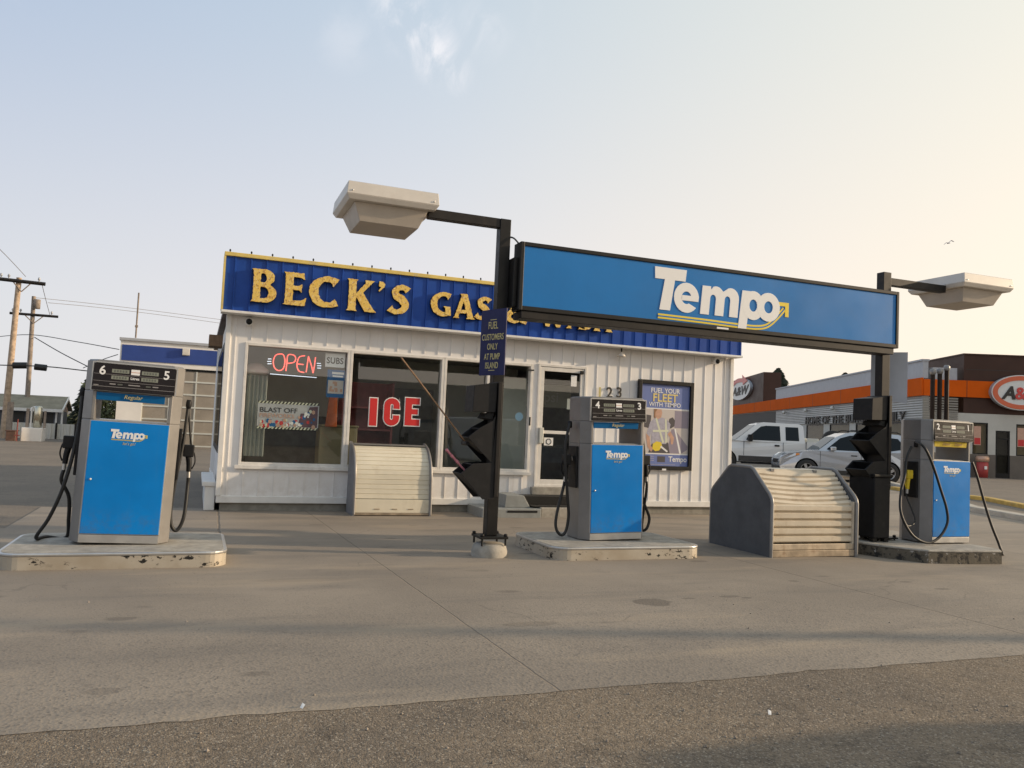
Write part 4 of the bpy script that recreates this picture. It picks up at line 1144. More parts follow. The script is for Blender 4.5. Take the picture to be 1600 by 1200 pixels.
# ================================================================== PUMPS
PW, PD = .41, .32
def octo(z, hw=.51, hd=.32, cx=.10, cy=.145):
    return [(-hw + cx, -hd, z), (hw - cx, -hd, z), (hw, -hd + cy, z), (hw, hd - cy, z), (hw - cx, hd, z), (-hw + cx, hd, z), (-hw, hd - cy, z), (-hw, -hd + cy, z)]
def make_pump(label, loc, nums, strip, strip_m, strip_text, scale=1.0):
    t = thing('fuel_pump', label, 'fuel pump', loc, group='fuel pumps on the islands', scale=scale)
    mb = MB()
    mb.hull(octo(0.02), octo(1.34))
    for s in (-1, 1):
        c = [(s * .41, -.30), (s * .49, -.17), (s * .49, .17), (s * .41, .30), (s * .385, .30), (s * .385, -.30)]
        if s > 0: c = c[::-1]
        c = c if sum(c[i][0] * c[(i + 1) % 6][1] - c[(i + 1) % 6][0] * c[i][1] for i in range(6)) > 0 else c[::-1]
        c2 = [(s * .41, -.32), (s * .51, -.175), (s * .51, .175), (s * .41, .32), (s * .375, .32), (s * .375, -.32)]
        c2 = c2 if sum(c2[i][0] * c2[(i + 1) % 6][1] - c2[(i + 1) % 6][0] * c2[i][1] for i in range(6)) > 0 else c2[::-1]
        mb.hull([(a, b, 1.346) for a, b in c2], [(a, b, 1.655) for a, b in c2])
        mb.hull([(a * .99, b * .98, 1.335) for a, b in c2], [(a * .99, b * .98, 1.348) for a, b in c2])
    mb.hull(octo(1.661), octo(1.985))
    mb.hull(octo(1.65, .505, .315), octo(1.665, .505, .315))
    mb.hull(octo(1.986, .50, .31), octo(2.0, .49, .30))
    mb.build('body', 'pump_grey', t, bevel=.006)
    mb = MB(); mb.box(-.405, .405, -.331, -.319, .02, .105); mb.build('plinth', 'silver', t, bevel=.003)
    mb = MB(); mb.box(-.41, .41, -.328, -.3195, .112, 1.335); mb.build('door_edge', 'silver', t, bevel=.002)
    mb = MB(); mb.box(-.398, .402, -.339, -.3285, .118, 1.33); dp = mb.build('door_panel', 'pump_blue', t, bevel=.004)
    mb = MB(); mb.lathe((-.345, -.343, .70), [(.001, -.010), (.011, -.009), (.014, .004)], 10, 'y'); mb.build('lock', 'silver', dp)
    tempo_logo(t, (0, 0, 0), fr_front(-.19, -.341, 1.155), .34, .0012, True, True)
    # display head, leaning slightly
    mb = MB()
    mb.hull([(-.425, -.375, 1.665), (.425, -.375, 1.665), (.425, -.322, 1.665), (-.425, -.322, 1.665)],
            [(-.425, -.345, 1.955), (.425, -.345, 1.955), (.425, -.322, 1.955), (-.425, -.322, 1.955)])
    hd = mb.build('display_head', 'display', t, bevel=.004)
    mb = MB()
    rect_frame(mb, -.44, .44, 1.66, 1.975, .012, -.352, -.322)
    mb.build('head_frame', 'silver', t)
    tilt = Vector((0, .030, .29)).normalized()
    def hfr(x, z, k=0): return (Vector((x, -.3755 + (z - 1.665) * .030 / .29 - .001 * k, z)), Vector((1, 0, 0)), tilt)
    for n_, x in ((nums[0], -.335), (nums[1], .325)):
        text(n_, .135, 'white_print', t, hfr(x, 1.838, 1), (0, 0, 0), 'number', .001, .02)
    def hbox(name, x0, x1, z0, z1, m, k=1, par=t):
        mb = MB()
        a = [frame_pt(hfr(x, z), 0, 0, .001 * k) for x, z in ((x0, z0), (x1, z0), (x1, z1), (x0, z1))]
        bq = [p + Vector((0, .004 * k, 0)) for p in a]
        mb.hull(bq, a)
        return mb.build(name, m, par)
    for (x0, x1, z0, z1) in ((-.24, -.065, 1.865, 1.905), (.065, .24, 1.865, 1.905), (-.24, -.065, 1.793, 1.833), (.065, .24, 1.793, 1.833)):
        w2 = hbox('readout', x0, x1, z0, z1, 'lcd')
        for i in range(5):
            xx = x0 + .02 + i * (x1 - x0 - .03) / 5
            hbox('digit', xx, xx + .018, z0 + .008, z1 - .008, 'lcd_digit', 1.6, w2)
    hbox('price_card', -.045, .045, 1.855, 1.915, 'white_print')
    hbox('red_bar', -.045, .045, 1.880, 1.888, 'poster_skin', 1.6)
    text('Litres', .040, 'white_print', t, hfr(0, 1.802, 1), (0, 0, 0), 'print', .0008, .02)
    for x0, x1, z0, z1, m_ in ((-.42, .42, 1.842, 1.845, 'grey_print'), (-.42, .42, 1.765, 1.768, 'grey_print'), (-.42, .42, 1.706, 1.710, 'grey_print'),
                               (-.25, -.19, 1.734, 1.745, 'grey_print'), (-.17, -.12, 1.732, 1.745, 'lcd_digit'), (-.06, .06, 1.735, 1.745, 'grey_print'),
                               (.12, .17, 1.732, 1.745, 'lcd_digit'), (.19, .25, 1.734, 1.745, 'grey_print'), (-.41, -.36, 1.716, 1.724, 'grey_print')):
        hbox('printed_line', x0, x1, z0, z1, m_, .8)
    # grade strip
    mb = MB(); mb.hull([(-.374, -.318, 1.56), (.33, -.318, 1.56), (.33, -.28, 1.56), (-.374, -.28, 1.56)], [(-.374, -.330, 1.645), (.33, -.330, 1.645), (.33, -.28, 1.645), (-.374, -.28, 1.645)])
    mb.build('grade_strip', strip_m, t, bevel=.003)
    text(strip_text, .062, 'gold_print' if strip_m != 'strip_yellow' else 'poster_hair', t, fr_front(0, -.334, 1.588), (0, 0, 0), 'grade_name', .001, .0, shear=.2)
    mb = MB(); mb.box(-.374, .374, -.25, .30, 1.335, 1.352); mb.build('shelf', 'silver', t)
    # nozzle boots on the two sides
    for s in (-1, 1):
        mb = MB(); mb.box(s * .512, s * .545, -.14, .12, .72, 1.30); mb.build('nozzle_boot', 'black_plastic', t, bevel=.008)
    return t

def nozzle(t, base, side, m_body='black_plastic', tilt=0.0):
    """hand nozzle hung spout-in on the side of the pump; base in pump coordinates"""
    b = Vector(base)
    X = Vector((side, 0, 0)); Z = Vector((0, 0, 1)); Yv = Vector((0, -1, 0))
    mb = MB()
    pth = [b + Z * -.17 + X * .055, b + Z * -.07 + X * .05, b + Z * .03 + X * .03, b + Z * .10 + X * -.005]
    mb.tube(spline_path(pth, 5), .030, 8, r1=.042)
    mb.box(*(sorted((b.x - .025 * side, b.x + .095 * side))), b.y - .042, b.y + .042, b.z + .0, b.z + .14)
    nz = mb.build('nozzle', m_body, t, bevel=.012)
    mb = MB(); mb.tube(spline_path([b + Z * -.14 + X * .085, b + Z * -.06 + X * .115, b + Z * .04 + X * .10, b + Z * .07 + X * .07], 5), .009, 6); mb.build('trigger_guard', 'black_plastic' if m_body == 'black_plastic' else m_body, nz)
    mb = MB(); mb.tube(spline_path([b + Z * .10, b + Z * .12 - X * .03, b + Z * .06 - X * .06], 4), .013, 8); mb.build('spout', 'silver', nz)
    mb = MB(); mb.tube([b + Z * -.17 + X * .055, b + Z * -.24 + X * .06], .020, 8); mb.build('swivel', 'silver', nz)
    return b + Z * -.24 + X * .06
def hose(t, world_pts, r=.0205, n=7):
    o0 = org(t); s = t.scale[0]
    mb = MB()
    mb.tube([(Vector(p) - o0) / s for p in spline_path(world_pts, 9)], r, 10)
    return mb.build('hose', 'rubber', t)
def swivel(t, wp):
    o0 = org(t); s = t.scale[0]; p = (Vector(wp) - o0) / s
    mb = MB(); mb.lathe(p - Vector((0, 0, .05)), [(.001, 0), (.024, 0), (.032, .02), (.032, .07), (.024, .10), (.001, .10)], 10); mb.build('hose_swivel', 'black_plastic', t)

IZ = .17
# left pump
pl = make_pump('blue fuel pump numbered 6 and 5 on the left island', (-.735, 10.42, IZ), '65', None, 'strip_blue', 'Regular')
swivel(pl, P(121, 620, 10.40)); 
nb = nozzle(pl, (-.60, .02, 1.0), -1)
hose(pl, [P(121, 618, 10.40), P(118, 660, 10.36), P(112, 700, 10.33), P(103, 740, 10.3), P(91, 778, 10.3), P(74, 815, 10.35), P(56, 843, 10.42), P(72, 842, 10.7), P(103, 842, 10.75), P(106, 815, 10.6), P(105, 780, 10.5), (-.735 + nb.x - .01, 10.42 + nb.y, IZ + nb.z - .12), (-.735 + nb.x, 10.42 + nb.y, IZ + nb.z)])
nb = nozzle(pl, (.60, .02, .98), 1)
swivel(pl, P(288, 634, 10.40))
hose(pl, [P(288, 632, 10.42), P(285, 660, 10.40), P(281, 695, 10.38), P(273, 740, 10.36), P(266, 785, 10.36), P(266, 815, 10.36), P(273, 827, 10.37), P(281, 820, 10.38), P(287, 800, 10.39), (-.735 + nb.x, 10.42 + nb.y, IZ + nb.z - .10), (-.735 + nb.x, 10.42 + nb.y, IZ + nb.z)])
hose(pl, [P(288, 640, 10.42), P(292, 680, 10.43), P(295, 700, 10.44)], .013)
# middle pump
pm = make_pump('blue fuel pump numbered 4 and 3 in front of the shop door', (5.53, 10.42, IZ), '43', None, 'strip_blue', 'Regular')
nb = nozzle(pm, (-.60, -.02, 1.04), -1)
swivel(pm, P(894, 662, 10.42))
hose(pm, [P(894, 660, 10.40), P(887, 690, 10.36), P(886, 730, 10.34), P(888, 775, 10.34), P(889, 805, 10.34), P(884, 829, 10.34), P(876, 834, 10.34), P(869, 822, 10.36), P(871, 800, 10.38), (5.53 + nb.x - .02, 10.42 + nb.y, IZ + nb.z - .10), (5.53 + nb.x, 10.42 + nb.y, IZ + nb.z)])
nb = nozzle(pm, (.60, -.02, 1.04), 1)
hose(pm, [P(1003, 676, 10.45), P(1008, 695, 10.45), P(1009, 740, 10.45), P(1005, 778, 10.45), P(1010, 795, 10.45), P(1015, 812, 10.45), P(1010, 828, 10.45), P(1003, 824, 10.5), (5.53 + nb.x, 10.42 + nb.y, IZ + nb.z - .12), (5.53 + nb.x, 10.42 + nb.y, IZ + nb.z)])
# right pump
PRX, PRY = 11.13, 9.80
pr = make_pump('blue fuel pump numbered 2 and 1 with a yellow strip and yellow nozzle', (PRX, PRY, IZ), '21', None, 'strip_yellow', 'Diesel      Diesel', .97)
M['yellow_noz'] = mat('yellow nozzle grip', (.66, .48, .02), .5, var=.15, scale=14)
nb = nozzle(pr, (-.60, -.06, 1.02), -1, 'yellow_noz')
YF = PRY - .42
swivel(pr, P(1431, 694, PRY - .1))
hose(pr, [P(1431, 690, PRY - .12), P(1445, 700, YF), P(1458, 728, YF), P(1470, 765, YF), P(1479, 795, YF), P(1480, 818, YF), P(1468, 839, YF), P(1450, 848, YF), P(1430, 840, YF + .02), P(1416, 822, YF + .05), P(1407, 797, YF + .1), P(1408, 768, PRY - .25), P(1414, 742, PRY - .2), P(1417, 715, PRY - .15), P(1424, 698, PRY - .12)])
hose(pr, [P(1412, 815, YF + .08), P(1420, 822, YF + .12), P(1430, 812, PRY - .2), (PRX + (nb.x) * .97, PRY + nb.y * .97, IZ + nb.z * .97 - .07), (PRX + nb.x * .97, PRY + nb.y * .97, IZ + nb.z * .97)], .012)
nb = nozzle(pr, (.60, .04, 1.0), 1)
hose(pr, [P(1519, 722, PRY - .1), P(1527, 745, PRY - .15), P(1538, 785, PRY - .2), P(1549, 820, PRY - .25), P(1560, 848, PRY - .3), P(1565, 864, PRY - .32), P(1562, 870, PRY - .1), (PRX + .50, PRY + .30, IZ + .02), (PRX + .30, PRY + .40, IZ + .25), (PRX + .25, PRY + .38, IZ + .6)])

pl.scale = (1, 1, 1.025); pl.rotation_euler = (0, R(1.7), 0); pm.rotation_euler = (0, R(-1.2), 0)
# ================================================================== ISLANDS
def island(label, x0, x1, y0, y1, r, nose, side_m, cham=None):
    c = ((x0 + x1) / 2, (y0 + y1) / 2, 0)
    t = thing('pump_island', label, 'pump island', c, group='raised pump islands')
    def out(e):
        if cham:
            pts = [(p[0], p[1]) for p in cham]
            return pts
        a = []
        for cx, cy, s in ((x1 - r, y0 + r, -90), (x1 - r, y1 - r, 0), (x0 + r, y1 - r, 90), (x0 + r, y0 + r, 180)):
            a += arc(cx, cy, r + e, r + e, s, s + 90, 7)
        return a
    mb = MB(c); mb.prism(out(0), 'z', -.1, IZ - .035); mb.build('kerb_face', side_m, t)
    if nose:
        mb = MB(c); mb.prism(out(.008), 'z', IZ - .034, IZ - .003); mb.build('nosing', 'silver', t, bevel=.010)
        mb = MB(c); mb.prism(out(-.03), 'z', IZ - .0025, IZ); mb.build('top', 'concrete_old', t)
    else:
        mb = MB(c); mb.prism(out(0), 'z', IZ - .034, IZ); mb.build('top', 'concrete_old', t, bevel=.02)
    return t
island('long concrete pump island with a steel edge under the pump numbered 6 and 5', -1.83, .40, 9.56, 11.15, .22, True, 'island_side')
island('short concrete pump island with a steel edge under the pump numbered 4 and 3', 4.36, 6.62, 9.56, 11.1, .24, True, 'island_side')
island('blackened concrete pump island under the pump numbered 2 and 1', 9.6, 11.5, 8.9, 11.2, .1, False, 'mossy',
       cham=[(10.05, 8.93), (10.5, 8.86), (11.35, 8.78), (11.52, 8.95), (11.62, 11.1), (9.55, 11.2), (9.55, 9.9), (9.7, 9.45)])

# ================================================================== SIGN GANTRY
gt = thing('sign_gantry', 'long blue lit sign box on two dark posts with a lamp arm at each end', 'sign', (3.65, 10.05, 0))
GO = org(gt)
def gbox(name, m, *boxes, bevel=.006, par=gt):
    mb = MB(GO)
    for b in boxes: mb.box(*b)
    return mb.build(name, m, par, bevel=bevel)
gbox('post', 'black_metal', (3.575, 3.725, 9.975, 10.125, .27, 4.43))
gbox('post', 'post_brown', (10.17, 10.33, 9.975, 10.125, IZ + .05, 4.46))
gbox('base_plate', 'black_metal', (3.46, 3.84, 9.86, 10.24, .235, .268))
gbox('base_plate', 'black_metal', (10.03, 10.47, 9.88, 10.24, IZ + .022, IZ + .048))
for (bx, by, z0) in ((3.49, 9.89, .15), (3.81, 9.89, .15), (3.49, 10.21, .15), (3.81, 10.21, .15)):
    mb = MB(GO); mb.lathe((bx, by, z0), [(.014, 0), (.014, .12)], 8); mb.lathe((bx, by, z0 + .118), [(.001, .035), (.026, .03), (.026, 0), (.001, 0)], 6); mb.build('bolt', 'black_metal', gt)
for (bx, by, z0) in ((10.07, 9.92, IZ), (10.43, 9.92, IZ), (10.07, 10.20, IZ), (10.43, 10.20, IZ)):
    mb = MB(GO); mb.lathe((bx, by, z0), [(.014, 0), (.014, .06)], 8); mb.lathe((bx, by, z0 + .05), [(.001, .035), (.026, .03), (.026, 0), (.001, 0)], 6); mb.build('bolt', 'black_metal', gt)
# concrete footing of the left post
mb = MB(GO)
mb.lathe((3.65, 10.05, -.05), [(.235, 0), (.235, .12), (.215, .19), (.18, .215), (.001, .217)], 18)
mb.build('footing', 'concrete_old', gt)
# sign box
SX0, SX1, SYF, SYB, SZ0, SZ1 = 3.78, 10.24, 9.72, 9.97, 3.20, 4.10
mb = MB(GO)
rect_frame(mb, SX0, SX1, SZ0, SZ1, .055, SYF, SYB, .06)
mb.box(SX0 + .055, SX1 - .055, SYB - .03, SYB - .004, SZ0 + .06, SZ1 - .055)
mb.build('sign_frame', 'black_metal', gt, bevel=.008)
gbox('sign_face', 'sign_blue', (SX0 + .056, SX1 - .056, SYF + .018, SYF + .03, SZ0 + .061, SZ1 - .056), bevel=0)
gbox('bottom_beam', 'post_brown', (SX0 + .05, SX1 - .08, SYF + .02, SYB + .06, SZ0 - .10, SZ0 - .003))
gbox('hinge_block', 'black_metal', (3.726, 3.779, 9.80, 10.1, 3.25, 3.9))
gbox('bracket', 'black_metal', (10.1, 10.4, 9.971, 10.0, 3.2, 4.0))
a = P(1024, 480, SYF); b = P(1215, 480, SYF)
tempo_logo(gt, GO, fr_front(a.x - .02, SYF + .014, P(1030, 483, SYF).z), (b.x - a.x), .004, True, False)
a = P(1120, 515, SYF); gbox('sticker', 'white_print', (a.x, a.x + .2, SYF - .001, SYF + .0, SZ0 + .02, SZ0 + .045), bevel=0)
# lamp arms and lamps
def lamp(x0, x1, y0, y1, armx0, armx1, az):
    arm = gbox('lamp_arm', 'post_brown', (armx0, armx1, 9.99, 10.11, az, az + .12))
    z0 = az + .075
    mb = MB(GO)
    def rc(e, z): return [(x0 - e, y0 - e, z), (x1 + e, y0 - e, z), (x1 + e, y1 + e, z), (x0 - e, y1 + e, z)]
    mb.hull(rc(-.02, z0), rc(.02, z0 + .06)); mb.hull(rc(.02, z0 + .0605), rc(.005, z0 + .215)); mb.hull(rc(.005, z0 + .2155), rc(-.25, z0 + .25))
    lh = mb.build('lamp_housing', 'lamp_cream', gt, bevel=.006)
    mb = MB(GO)
    i = .085
    mb.hull(rc(-.19, z0 - .22), rc(-i - .01, z0 - .001)); mb.build('lamp_lens', 'lamp_lens', lh, bevel=.006)
    for sx in (x0 + .05, x1 - .05):
        mb = MB(GO); mb.lathe((sx, y0 - .016, z0 + .10), [(.010, 0), (.010, -.012), (.001, -.012)], 6, 'y'); mb.build('rivet', 'silver', lh)
lamp(1.55, 2.68, 9.88, 10.98, 2.60, 3.574, 4.31)
lamp(11.56, 12.66, 9.66, 10.76, 10.331, 11.54, 4.26)
# wire loops at the box corner
mb = MB(GO); mb.tube(spline_path([(3.70, 10.0, 4.2), (3.76, 9.95, 4.18), (3.82, 9.9, 4.10)], 5), .012, 6); mb.build('cable', 'wire', gt)

# navy notice on the left post
A_ = Vector((3.42, 10.12, 0)); B_ = Vector((3.60, 9.66, 0))
nt = thing('notice_sign', 'navy sign reading FUEL CUSTOMERS ONLY AT PUMP ISLAND bolted to the left post', 'sign', (3.5, 9.9, 2.3))
NO2 = org(nt)
axd = (B_ - A_).normalized(); nrm = Vector((axd.y, -axd.x, 0))
if nrm.y > 0: nrm = -nrm
z0n, z1n = 2.34, 3.20
mb = MB(NO2)
L_ = (B_ - A_).length
rows = [(0, 0.0), (.10, .0), (.2, .0), (1, 0)]
mb.hull([A_ + Vector((0, 0, z0n)), B_ + Vector((0, 0, z0n)), B_ - nrm * .012 + Vector((0, 0, z0n)), A_ - nrm * .012 + Vector((0, 0, z0n))],
        [A_ + Vector((0, 0, z1n)), B_ + Vector((0, 0, z1n)), B_ - nrm * .012 + Vector((0, 0, z1n)), A_ - nrm * .012 + Vector((0, 0, z1n))])
mb.build('plate', 'navy', nt)
mid = (A_ + B_) / 2
for s_, z, sz in (('FUEL', 2.945, .135), ('CUSTOMERS', 2.80, .115), ('ONLY', 2.675, .115), ('AT PUMP', 2.545, .115), ('ISLAND', 2.43, .115)):
    text(s_, sz, 'gold_print', nt, (mid + Vector((0, 0, z)) + nrm * .004, axd, Vector((0, 0, 1))), NO2, 'lettering', .001, .004, sx=.66)
for z in (3.06, 2.40):
    mb = MB(NO2)
    e = axd * .06
    q = mid + nrm * .003
    mb.hull([q - e + Vector((0, 0, z)), q + e + Vector((0, 0, z)), q + e - nrm * .002 + Vector((0, 0, z)), q - e - nrm * .002 + Vector((0, 0, z))],
            [q - e + Vector((0, 0, z + .008)), q + e + Vector((0, 0, z + .008)), q + e - nrm * .002 + Vector((0, 0, z + .008)), q - e - nrm * .002 + Vector((0, 0, z + .008))])
    mb.build('rule', 'gold_print', nt)
mb = MB(NO2); mb.box(3.50, 3.574, 9.93, 9.98, 2.9, 2.95); mb.box(3.50, 3.574, 9.93, 9.98, 2.45, 2.50); mb.build('bracket', 'black_metal', nt)
# blank white plates on the right post
bt2 = thing('blank_sign', 'blank white metal sign plate mounted behind the right post', 'sign', (10.5, 10.3, 2.4))
mb = MB(org(bt2)); mb.hull([(10.30, 10.34, 2.42), (10.68, 9.95, 2.36), (10.69, 9.96, 2.36), (10.31, 10.35, 2.42)], [(10.30, 10.34, 3.19), (10.68, 9.95, 3.19), (10.69, 9.96, 3.19), (10.31, 10.35, 3.19)])
mb.build('plate', 'parapet', bt2)

# ================================================================== windshield service units
def service_unit(name, label, X, Y, zt, mboard, hw=.17):
    """stands out to -X of a post: back board, towel box, two slanting buckets"""
    t = thing(name, label, 'service unit', (X, Y, zt - 1.42), group='windshield service units on the sign posts')
    o0 = org(t)
    def bx(n_, m_, poly, y0=Y - hw, y1=Y + hw, bevel=.006):
        mb = MB(o0); mb.prism([(X + a, zt + b) for a, b in poly], 'y', y0, y1); return mb.build(n_, m_, t, bevel=bevel)
    bx('back_board', mboard, [(-.055, .03), (0, .03), (0, -1.43), (-.055, -1.43)], Y - hw - .03, Y + hw + .03)
    bx('towel_box', 'black_plastic', [(-.37, -.03), (-.06, .02), (-.06, -.36), (-.38, -.37)])
    bx('towel_mouth', 'mat_black', [(-.17, -.371), (-.08, -.371), (-.10, -.46), (-.21, -.44)], Y - hw + .02, Y + hw - .02)
    ck = [(-.056, .02), (-.056, -.36), (-.11, -.47), (-.27, -.56), (-.43, -.69), (-.105, -1.0), (-.345, -1.015), (-.50, -1.145), (-.20, -1.46), (-.056, -1.46)]
    for ya in (Y - hw - .016, Y + hw + .004):
        bx('cheek', 'black_plastic', ck, ya, ya + .012, .003)
    for zz, dx, dl in ((-.50, -.03, .34), (-.93, -.05, .46)):
        # slanting bucket: walls around an open mouth
        o_ = Vector((X - .06, 0, zt + zz - dl * .98)); d_ = Vector((-.62, 0, .78)); n_ = Vector((-.78, 0, -.62))
        a0 = o_; a1 = o_ + d_ * dl; wv = .20
        q = lambda p, y: (p.x, y, p.z)
        mb = MB(o0)
        def slab(p0, p1, p2, p3, y0, y1):
            mb.hull([q(p0, y0), q(p1, y0), q(p2, y0), q(p3, y0)], [q(p0, y1), q(p1, y1), q(p2, y1), q(p3, y1)])
        e = .012
        b0 = a0 + n_ * wv * .55; b1 = a1 + n_ * wv
        top_in = Vector((X - .075, 0, (a1.z + a0.z) / 2 + .10))
        # outer face, inner face, two cheeks, floor
        slab(b0, b1, b1 - n_ * e, b0 - n_ * e, Y - hw, Y + hw)
        slab(a0, a1, a1 + n_ * e, a0 + n_ * e, Y - hw, Y + hw)
        slab(a0 + n_ * e, b0 - n_ * e, b0 - n_ * e + d_ * e, a0 + n_ * e + d_ * e, Y - hw, Y + hw)
        for ya, yb in ((Y - hw, Y - hw + e), (Y + hw - e, Y + hw)):
            slab(a0 + d_ * e + n_ * e, a1 + n_ * e, b1 - n_ * e, b0 - n_ * e + d_ * e, ya, yb)
        mb.build('bucket', 'black_plastic', t)
        mb = MB(o0); slab(a0 + n_ * .02 + d_ * dl * .55, b0 - n_ * .02 + d_ * dl * .55, b0 - n_ * .02 + d_ * dl * .57, a0 + n_ * .02 + d_ * dl * .57, Y - hw + .02, Y + hw - .02)
        mb.build('bucket_lining', 'mat_black', t)
    return t
uL = service_unit('windshield_unit', 'black windshield service unit holding two squeegees on the left post', 3.60, 9.88, 2.22, 'post_brown')
uR = service_unit('windshield_unit', 'black windshield service unit without squeegees on the right post', 10.16, 9.98, 2.42, 'post_brown', .2)
# squeegees in the left unit
def stick(name, label, pts, r, m, grip=None, head=None):
    c = pts[0]
    t = thing(name, label, 'squeegee', c)
    mb = MB(c); mb.tube(pts, r, 8); mb.build('handle', m, t)
    if grip:
        mb = MB(c)
        a, b = Vector(grip[0]), Vector(grip[1])
        d = b - a
        for i in range(5):
            mb.tube([a + d * (i / 5.0), a + d * (i / 5.0 + .17)], r * (1.65 if i % 2 == 0 else 1.35), 8)
        mb.build('grip', 'pink', t)
    if head:
        mb = MB(c); mb.tube(head, .028, 8); mb.build('head', 'black_plastic', t)
    return t
a, b = P(627, 559, 9.86), P(727, 690, 9.88)
stick('squeegee', 'long brown wooden handled squeegee leaning in the upper bucket of the left unit', [a, a.lerp(b, .5), b], .011, 'wood_brown', head=[b + Vector((0, -.1, -.02)), b + Vector((0, .1, -.02))])
a, b = P(697, 702, 9.86), P(728, 737, 9.88)
stick('squeegee', 'short squeegee with a pink ribbed grip in the lower bucket of the left unit', [a, b], .012, 'pink', grip=(a, a.lerp(b, .62)), head=[b + Vector((0, -.1, -.03)), b + Vector((0, .1, -.03))])

# black waste bin at the right post
wb = thing('waste_bin', 'tall black slatted waste bin standing beside the right post', 'bin', (9.95, 10.0, IZ))
WO = org(wb)
bxa, bxb = P(1336, 790, 9.72).x, P(1378, 790, 9.72).x
mb = MB(WO); mb.box(9.80, 10.125, 9.72, 10.25, IZ + .06, 1.17); mb.build('body', 'black_plastic', wb, bevel=.02)
mb = MB(WO)
for i in range(5):
    z = IZ + .14 + i * .2
    mb.box(10.127, 10.145, 9.76, 9.97, z, z + .16)
mb.build('side_slats', 'wood_brown', wb)
mb = MB(WO); mb.box(9.77, 10.15, 9.69, 10.28, 1.171, 1.215); mb.build('lid', 'black_metal', wb, bevel=.012)
mb = MB(WO); mb.box(9.81, 9.89, 9.74, 9.82, IZ, IZ + .059); mb.box(10.04, 10.12, 9.74, 9.82, IZ, IZ + .059); mb.box(9.81, 9.89, 10.16, 10.24, IZ, IZ + .059); mb.box(10.04, 10.12, 10.16, 10.24, IZ, IZ + .059); mb.build('feet', 'black_metal', wb)

# ================================================================== ROLL-TOP MERCHANDISE BINS
def band(mb, prof, x0, x1, sag=0.0, nx=1):
    """surface through the (y, z) profile between x0 and x1"""
    vs = []
    for y, z in prof:
        for i in range(nx + 1):
            u = i / nx
            vs.append((x0 + (x1 - x0) * u, y, z - sag * math.sin(math.pi * u)))
    n = nx + 1
    mb.add(vs, [(j * n + i, j * n + i + 1, (j + 1) * n + i + 1, (j + 1) * n + i) for j in range(len(prof) - 1) for i in range(nx)])
# against the shop wall
bl = thing('roll_top_bin', 'cream roll top storage bin with grey sides against the shop wall', 'storage bin', (3.38, 14.85, 0), group='roll top storage bins')
BO2 = org(bl)
LX0, LX1, LY0 = 2.665, 4.10, 14.50
prof = [(0, 0.03), (.015, .30), (.04, .60)] + arc(.62, .62, .58, .64, 178, 105, 10) + [(.62, 1.285), (.68, 1.285)]
side = [(LY0 + a, b) for a, b in [(0, 0)] + prof] + [(LY0 + .68, 0)]
for xa in (LX0, LX1 - .035):
    mb = MB(BO2); mb.prism(side, 'x', xa, xa + .035); mb.build('side_panel', 'grey_panel2', bl)
    mb = MB(BO2); mb.tube([(xa + .0175, LY0 + a - .006, b) for a, b in prof], .026, 8); mb.build('edge_trim', 'pump_grey', bl)
def slats(pr, n, depth):
    """resample a profile into slats with a groove between each"""
    ds = [0]
    for i in range(len(pr) - 1): ds.append(ds[-1] + math.dist(pr[i], pr[i + 1]))
    def at(d):
        for i in range(len(pr) - 1):
            if d <= ds[i + 1] + 1e-9:
                u = (d - ds[i]) / (ds[i + 1] - ds[i]); return (pr[i][0] + (pr[i + 1][0] - pr[i][0]) * u, pr[i][1] + (pr[i + 1][1] - pr[i][1]) * u)
        return pr[-1]
    out = []
    for k in range(n):
        d0, d1 = ds[-1] * k / n, ds[-1] * (k + 1) / n
        for f, dp in ((.0, depth), (.10, 0), (.9, 0), (.97, depth)):
            y, z = at(d0 + (d1 - d0) * f); out.append((y + dp, z - dp * .2))
    out.append(at(ds[-1]))
    return out
mb = MB(BO2)
band(mb, [(LY0 + .03 + a, b) for a, b in slats([p for p in prof if p[1] > .2 and p[0] < .5], 13, .010)], LX0 + .036, LX1 - .036)
mb.build('shutter', 'cream_slat', bl)
mb = MB(BO2); mb.box(LX0 + .036, LX1 - .036, LY0 + .02, LY0 + .045, .055, .295); mb.build('front_rail', 'cream_slat', bl, bevel=.006)
mb = MB(BO2); mb.box(LX0 + .036, LX1 - .036, LY0 + .012, LY0 + .05, .012, .052); mb.build('bottom_rail', 'rust', bl, bevel=.006)
mb = MB(BO2); mb.box(LX0 + .036, LX1 - .036, LY0 + .46, LY0 + .68, 1.25, 1.275); mb.box(LX0 + .036, LX1 - .036, LY0 + .65, LY0 + .675, .02, 1.249); mb.build('back_panel', 'pump_grey', bl)
for xx in (3.1, 3.42, 3.72):
    mb = MB(BO2); mb.box(xx - .05, xx + .05, LY0 + .012, LY0 + .02, .115, .13); mb.build('pull', 'rust', bl)
# free-standing one at the right
br = thing('roll_top_bin', 'cream slatted roll top storage bin with dark octagonal ends beside the black waste bin', 'storage bin', (8.45, 10.2, -.01), group='roll top storage bins')
BO3 = org(br)
QX0, QX1, QY0 = 7.70, 9.29, 9.53
endp = [(0, 0), (0, .78), (.015, .84), (.06, .90), (.44, 1.24), (.50, 1.265), (.95, 1.265), (1.01, 1.24), (1.39, .90), (1.435, .84), (1.45, .78), (1.45, 0)]
for xa in (QX0, QX1 - .04):
    mb = MB(BO3); mb.prism([(QY0 + a, b - .01) for a, b in endp], 'x', xa, xa + .04); mb.build('end_panel', 'grey_panel', br)
    mb = MB(BO3); mb.tube([(xa + .02, QY0 + a + (-.008 if a < .7 else .008), b - .01) for a, b in endp], .026, 8); mb.build('edge_trim', 'pump_grey', br)
fp = [(.045, .26), (.045, .78)]
mb = MB(BO3)
lowp = []
n = 5
